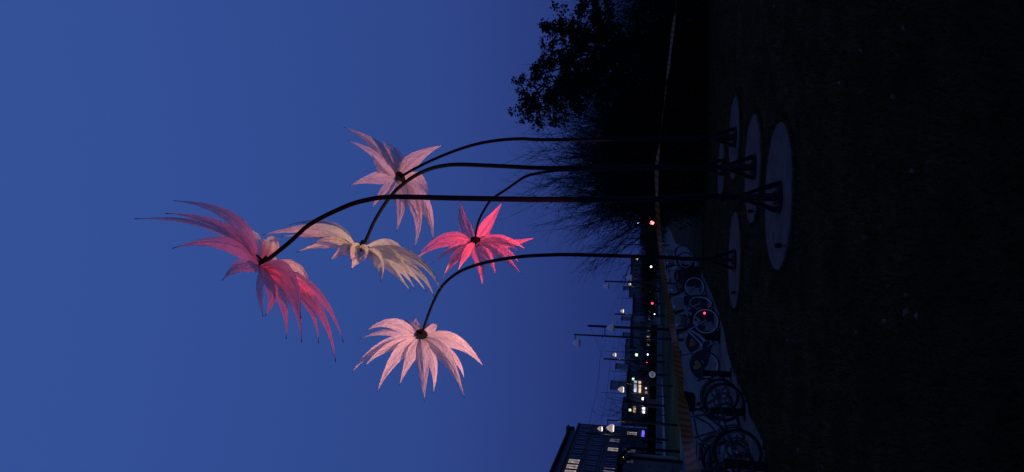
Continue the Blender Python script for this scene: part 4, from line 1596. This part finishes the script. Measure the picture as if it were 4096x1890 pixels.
def cabinet():
    p = at(2600, 1614, 99)
    root = empty('utility_cabinet', (p.x, p.y, 0))
    b = MB(); b.sm = False
    b.box((0, 0, .43), (1.2, .8, .86)); b.build('plinth', MT['concrete'], root)
    H = at(2577, 1614, 99).z; z0 = .86
    tag(root, 'brown box shaped cabinet on the hedge line below the shop signs', 'cabinet')
    b = MB(); b.sm = False
    b.box((0, 0, (H + z0) / 2), (1.05, .7, H - z0)); b.build('body', MT['brown'], root)
    for s in (-1, 1):
        b = MB(); b.sm = False
        b.box((s * .25, -.36, (H + z0) / 2), (.46, .03, (H - z0) * .86)); b.build('door', MT['brown'], root)
    b = MB(); b.sm = False
    b.box((0, 0, H + .04), (1.1, .8, .08)); b.build('roof', MT['roofdark'], root)
cabinet()


# ------------------------------------------------------------------ trees and shrubs
def twigs(mb, p, d, L, r, depth, rng, nseg=4, grav=-.02, kids=(3, 5), spread=.6, sides=3):
    pts = [p]
    rs = [r]
    q, dd = p.copy(), d.normalized()
    for k in range(nseg):
        dd = (dd + V((rng.gauss(0, .12), rng.gauss(0, .12), rng.gauss(0, .08) + grav))).normalized()
        q = q + dd * (L / nseg)
        pts.append(q.copy())
        rs.append(r * (1 - .75 * (k + 1) / nseg))
    mb.tube(pts, rs, sides, cap=False)
    if depth > 0:
        for _ in range(rng.randint(*kids)):
            t = rng.uniform(.25, 1.0)
            i = min(int(t * nseg), nseg - 1)
            b = pts[i].lerp(pts[i + 1], t * nseg - i)
            e = ((pts[i + 1] - pts[i]).normalized() + V((rng.gauss(0, spread), rng.gauss(0, spread), rng.gauss(.1, spread * .6)))).normalized()
            twigs(mb, b, e, L * rng.uniform(.30, .55), max(rs[i] * .55, .0022), depth - 1, rng, max(2, nseg - 1), grav, kids, spread, sides)
    return pts


def leafy(mb, c, n, sp, s, rng):
    for _ in range(n):
        o = c + V((rng.gauss(0, sp), rng.gauss(0, sp), rng.gauss(0, sp * .8)))
        a = V((rng.gauss(0, 1), rng.gauss(0, 1), rng.gauss(-.2, .8))).normalized() * s * rng.uniform(.7, 1.2)
        b = a.cross(V((rng.gauss(0, 1), rng.gauss(0, 1), rng.gauss(0, 1)))).normalized() * s * .36
        m = o + a * .5
        n_ = a.cross(b).normalized() * s * .12
        mb.add([o, m - b * 1.0 + n_, o + a * .35 - b * .45, o + a, m + b * 1.0 + n_, o + a * .3 + b * .45], [(0, 2, 1, 3), (0, 3, 4, 5)])


def shrub_proto(seed, H, leaves):
    rng = random.Random(seed)
    root = empty('bare_shrub')
    st = MB(); st.sm = False
    tw = MB(); tw.sm = False
    for k in range(26):
        a = rng.uniform(0, 6.28)
        b = V((math.cos(a), math.sin(a), 0)) * rng.uniform(.05, .55)
        lean = rng.uniform(.05, .42)
        d = V((math.cos(a) * lean, math.sin(a) * lean, 1))
        L = H * rng.uniform(.62, 1.0)
        pts = [b]
        dd = d.normalized(); q = b.copy()
        for i in range(7):
            dd = (dd + V((rng.gauss(0, .06), rng.gauss(0, .06), -.012 * i * (0.5 + lean)))).normalized()
            q = q + dd * (L / 7)
            pts.append(q.copy())
        rs = [.022 * (1 - .82 * i / 7) for i in range(8)]
        st.tube(pts, rs, 4, cap=False)
        for _ in range(15):
            t = rng.uniform(.22, 1.0) * 7
            i = min(int(t), 6)
            p0 = pts[i].lerp(pts[i + 1], t - i)
            e = ((pts[i + 1] - pts[i]).normalized() + V((rng.gauss(0, .45), rng.gauss(0, .45), rng.gauss(.05, .3)))).normalized()
            twigs(tw, p0, e, H * rng.uniform(.12, .30), .007, 1, rng, 3, -.03, (2, 5), .6)
    st.build('stems', MT['bark'], root)
    tw.build('twigs', MT['twig'], root)['kind'] = 'stuff'
    lf = MB(); lf.sm = False
    for k in range(leaves):
        a, q = rng.uniform(0, 6.28), rng.uniform(0, 1.15)
        z = H * (rng.random() ** 1.15) * .62
        leafy(lf, V((math.cos(a) * q, math.sin(a) * q, z + .05)), 7, .13, .10, rng)
    # last brown leaves hanging higher up
    for k in range(leaves // 9):
        a, q = rng.uniform(0, 6.28), rng.uniform(.2, 1.3)
        leafy(lf, V((math.cos(a) * q, math.sin(a) * q, H * rng.uniform(.5, .88))), 3, .10, .07, rng)
    lf.build('foliage', MT['under'], root)['kind'] = 'stuff'
    return root

protos = [shrub_proto(101, 5.2, 420), shrub_proto(202, 4.8, 420), shrub_proto(303, 5.5, 380)]
SG = 'bare shrubs in the thicket'
slots = [(-60, 23.5, .82), (60, 23, .80), (170, 24, .80), (280, 23, .82), (380, 23.5, .90), (470, 23, 1.04), (560, 23.5, 1.06), (640, 22.5, 1.0), (720, 23.5, 1.06), (770, 23.5, 1.0), (690, 24.5, 1.0),
         (20, 26.5, .82), (140, 26, .80), (250, 26.5, .82), (350, 26, .90), (440, 26.5, 1.1), (530, 26, 1.1), (610, 26.5, 1.12), (690, 26, 1.08), (700, 27, 1.1), (705, 28, 1.0), (735, 30, .66), (850, 26, .22)]
lean = {10: -.34, 20: -.33, 21: -.40, 9: -.16, 19: -.14}
places = ['outside the right frame edge', 'at the right frame edge, front row', 'under the oak crown, front row', 'in front of the oak trunk', 'under the left side of the oak crown',
          'beside the dusty pink flower stem, front row', 'just left of the dusty pink flower stem', 'right of the cream flower stem, front row', 'left of the cream flower stem, front row',
          'behind the nearest flower stem', 'at the left end of the thicket front row', 'at the right frame edge, back row', 'behind the oak trunk, right side', 'behind the oak trunk, left side',
          'behind the oak crown, back row', 'behind the dusty pink flower stem, back row', 'back row between the pink and cream stems', 'back row right of the cream flower stem', 'behind the cream and hot pink flower stems',
          'back row right of the nearest flower stem', 'back row left of the nearest flower stem', 'low, sloping down beside the red signal', 'smallest, knee high at the left end of the thicket']
usedp = set()
rng = random.Random(77)
for i, ((py, Y, sc), pl) in enumerate(zip(slots, places)):
    k = i % 3
    o = protos[k] if k not in usedp else copy_tree(protos[k])
    usedp.add(k)
    p = at(2600, py, Y)
    o.location = (p.x, Y, 0)
    o.rotation_euler = Matrix.Rotation(lean.get(i, 0), 3, 'Y').to_euler() if i in lean else (0, 0, rng.uniform(0, 6.28))
    o.scale = (sc * rng.uniform(.95, 1.1), sc * rng.uniform(.95, 1.1), sc * rng.uniform(.93, 1.04))
    tag(o, 'dark twiggy shrub ' + pl, 'shrub', SG)

def oak():
    rng = random.Random(12)
    b0 = at(2600, 215, 24.6); b0.z = 0
    root = empty('oak_tree', b0)
    tag(root, 'leafy dark oak tree leaning over the bare shrubs at the right', 'tree')
    tr = MB()
    fork = V((.1, -.2, 2.4))
    tr.tube([V((0, 0, 0)), V((.03, -.05, .3)), V((.02, -.1, 1.2)), fork], [.30, .22, .18, .16], 10)
    tr.build('trunk', MT['bark'], root)
    targets = [(2075, 430), (2110, 462), (2165, 470), (2250, 462), (2085, 330), (2145, 300), (2190, 200), (2180, 120), (2245, 65), (2215, 390), (2300, 440), (2270, 260), (2330, 340), (2310, 150),
               (2330, 20), (2400, 250), (2410, 400), (2390, 90), (2420, -40), (2330, -90), (2250, 330), (2205, 265), (2470, 330), (2480, 170), (2120, 385), (2150, 420), (2280, 390), (2230, 130)]
    lb = MB(); lb.sm = False
    cr = MB(); cr.sm = False
    tw = MB(); tw.sm = False
    for (tx, ty) in targets:
        Y = 24.6 + rng.uniform(-2.0, 1.6)
        T = at(tx, ty, Y) - b0
        mid = fork.lerp(T, .5) + V((rng.gauss(0, .15), rng.gauss(0, .15), .25))
        pts = [bez(fork, mid * 2 - (fork + T) * .5, T, t / 9) + V((rng.gauss(0, .04), rng.gauss(0, .04), rng.gauss(0, .04))) * (1 if t else 0) for t in range(10)]
        lb.tube(pts, [.07 * (1 - .85 * i / 9) for i in range(10)], 5, cap=False)
        for i in range(3, 10):
            for _ in range((1 if i < 5 else 3) if i < 9 else 5):
                e = V((rng.gauss(0, 1), rng.gauss(0, 1), rng.gauss(.2, .8))).normalized()
                L = rng.uniform(.15, .42)
                q = pts[i] + e * L
                tw.tube([pts[i], pts[i].lerp(q, .5) + V((0, 0, .02)), q], [.010, .007, .003], 3, cap=False)
                leafy(cr, q, rng.randint(14, 24), .075, .14, rng)
                leafy(cr, pts[i].lerp(q, .6), 8, .075, .12, rng)
    lb.build('limbs', MT['bark'], root)
    tw.build('twigs', MT['twig'], root)['kind'] = 'stuff'
    cr.build('crown', MT['leaf'], root)['kind'] = 'stuff'
oak()

def bare_tree(px_base, px_top, Y, label, seed, n=9):
    b = at(*px_base, Y); b.z = 0
    t = at(*px_top, Y)
    H = t.z
    rng = random.Random(seed)
    root = empty('bare_tree', b)
    tag(root, label, 'tree', 'bare street trees')
    m = MB(); m.tube([V((0, 0, 0)), V((0.02, 0, H * .2)), V((0, 0, H * .34))], [.13, .10, .085], 8); m.build('trunk', MT['bark'], root)
    m = MB(); m.sm = False
    for k in range(n):
        a = 6.28 * k / n + rng.uniform(-.3, .3)
        d = V((math.cos(a) * rng.uniform(.2, .6), math.sin(a) * rng.uniform(.2, .6), 1))
        twigs(m, V((0, 0, H * rng.uniform(.26, .34))), d, H * rng.uniform(.5, .68), .045, 3, rng, 4, .0, (3, 5), .45)
    m.build('crown', MT['twig'], root)
bare_tree((2620, 1622), (2437, 1595), 80, 'bare street tree between the shop signs and the lit lamp', 21)
bare_tree((2620, 1500), (2452, 1490), 95, 'bare street tree behind the 40 sign', 22)
bare_tree((2620, 1690), (2400, 1668), 88, 'bare street tree right of the office block corner', 23, 7)
bare_tree((2620, 1770), (2450, 1775), 92, 'bare street tree in front of the office facade', 24)
bare_tree((2620, 1820), (2440, 1822), 90, 'bare street tree beside the bright post lamp', 25)
bare_tree((2620, 1395), (2470, 1400), 110, 'bare street tree under the lit tramway lantern', 26)
bare_tree((2620, 1330), (2500, 1330), 120, 'bare street tree behind the thickest tramway pole', 27, 7)

def far_tree(py, Y, top, w, label, seed):
    b = at(2610, py, Y); b.z = 0
    H = at(top, py, Y).z
    rng = random.Random(seed)
    root = empty('far_tree', b)
    tag(root, label, 'tree', 'dark trees beyond the road')
    m = MB(); m.tube([V((0, 0, 0)), V((.05, 0, H * .4)), V((0, 0, H * .8))], [.2, .15, .05], 6); m.build('trunk', MT['bark'], root)
    m = MB(); m.sm = False
    for _ in range(420 if py < 1250 else 60):
        u = V((rng.gauss(0, .42), rng.gauss(0, .42), rng.gauss(0, .42)))
        if u.length > 1: u.normalize()
        c = V((u.x * w / 2, u.y * w / 2, H * .55 + u.z * H * .45))
        if c.z < .2: c.z = rng.uniform(.2, 1.5)
        leafy(m, c, 9, .35, .22, rng)
    m.build('crown', MT['hedge'], root)
    m = MB(); m.sm = False
    for k in range(12):
        d = V((rng.gauss(0, .5), rng.gauss(0, .5), 1))
        twigs(m, V((0, 0, H * .3)), d, H * rng.uniform(.5, .70), .05, 2, rng, 3, 0, (4, 6), .5)
    m.build('branches', MT['twig'], root)
for i, (py, Y, tp, w, l) in enumerate((
        (880, 85, 2570, 6, 'dark round tree behind the large red signal'), (925, 100, 2560, 7, 'tallest dark tree left of the large red signal'), (965, 115, 2556, 8, 'dark tree beside the far unlit lamp'),
        (1010, 130, 2566, 9, 'dark low tree right of the pale pink flower stem'), (1062, 120, 2555, 8, 'dark tree behind the bright white lamp'), (1110, 130, 2548, 8, 'dark tree behind the unlit two lantern lamp'),
        (1165, 140, 2556, 9, 'dark tree between the far lamps'), (1215, 150, 2562, 8, 'dark tree behind the smaller red signal'), (1265, 140, 2568, 7, 'dark low tree left of the smaller red signal'),
        (1375, 130, 2545, 7, 'dark tree left of the thickest tramway pole'), (1490, 112, 2530, 6, 'dark bushy tree above the 40 sign'), (1680, 100, 2540, 5, 'dark bushy tree right of the bare street tree'),
        (1435, 135, 2566, 6, 'dark bush left of the green lit sign'))):
    far_tree(py, Y, tp, w, l, 400 + i)

# ------------------------------------------------------------------ grass, leaves and litter
def grass():
    rng = random.Random(3)
    vs, fs = [], []
    pads = [(c.x, c.y, r) for c, r in PADS]
    edge = [(p.x, p.y) for p in lawn_edge]
    def on_lawn(x, y):
        for (cx, cy, r) in pads:
            if (x - cx) ** 2 + (y - cy) ** 2 < (r * 1.0) ** 2: return False
        for (ax, ay), (bx, by) in zip(edge, edge[1:]):
            lo, hi = min(ay, by), max(ay, by)
            if lo <= y <= hi and hi > lo:
                ex = ax + (bx - ax) * (y - ay) / (by - ay)
                if x < ex + .02: return False
        return True
    n = 0
    while n < 130000:
        Y = 2.6 + 21 * rng.random() ** 1.7
        x = rng.uniform(-.44, .44) * (Y + .6)
        if not on_lawn(x, Y): continue
        n += 1
        h = rng.uniform(.025, .07)
        a = rng.uniform(0, 6.28)
        w = rng.uniform(.002, .004) * (1 + Y * .08)
        dx, dy = math.cos(a) * w, math.sin(a) * w
        lx, ly = rng.gauss(0, .025), rng.gauss(0, .025)
        b = len(vs)
        vs += [(x - dx, Y - dy, 0), (x + dx, Y + dy, 0), (x + lx, Y + ly, h)]
        fs.append((b, b + 1, b + 2))
    # tufts round the pads
    for (cx, cy, r) in pads:
        for _ in range(1800):
            a = rng.uniform(0, 6.28)
            q = r + abs(rng.gauss(0, .035)) + .004
            x, Y = cx + q * math.cos(a), cy + q * math.sin(a)
            h = rng.uniform(.02, .065)
            lx, ly = rng.gauss(0, .03), rng.gauss(0, .03)
            b = len(vs)
            vs += [(x - .004, Y, 0), (x + .004, Y, 0), (x + lx, Y + ly, h)]
            fs.append((b, b + 1, b + 2))
    me = bpy.data.meshes.new('grass')
    me.from_pydata(vs, [], fs)
    me.materials.append(MT['blade'])
    o = bpy.data.objects.new('grass', me)
    COL.objects.link(o)
    tag(o, 'short rough lawn grass round the pads', 'grass', kind='stuff')
    m = MB(); m.sm = False
    for _ in range(130):
        Y = 4.5 + 17 * rng.random() ** 1.5
        x = rng.uniform(-.42, .42) * Y
        if not on_lawn(x, Y): continue
        leafy(m, V((x, Y, .05)), 1, .01, .06, rng)
    o = m.build('fallen_leaves', mat_pbr('fallen_leaf', (0.085, 0.06, 0.025), .8, noise=.4, scale=5))
    tag(o, 'brown fallen leaves scattered over the lawn', 'fallen leaves', kind='stuff')
grass()

def litter():
    rng = random.Random(9)
    p = ground(2786, 613)
    m = MB(); m.sm = False
    for k in range(3):
        c = V(((k - 1) * .17, 0, .12 + .05 * (k % 2)))
        n, rows = 9, 5
        vs, fs = [], []
        for j in range(rows):
            f = math.pi * (j + .5) / rows
            for i in range(n):
                a = 6.2832 * i / n
                r = .12 * rng.uniform(.6, 1.25)
                vs.append(c + V((r * math.sin(f) * math.cos(a), r * math.sin(f) * math.sin(a), .12 * math.cos(f) * rng.uniform(.7, 1.2))))
        for j in range(rows - 1):
            for i in range(n):
                l = (i + 1) % n
                fs.append((j * n + i, j * n + l, (j + 1) * n + l, (j + 1) * n + i))
        fs += [tuple(range(n)), tuple((rows - 1) * n + i for i in range(n - 1, -1, -1))]
        m.add(vs, fs)
    o = m.build('plastic_bag', MT['white'])
    o.location = p
    tag(o, 'crumpled white plastic bag lying at the foot of the shrubs', 'plastic bag')
litter()
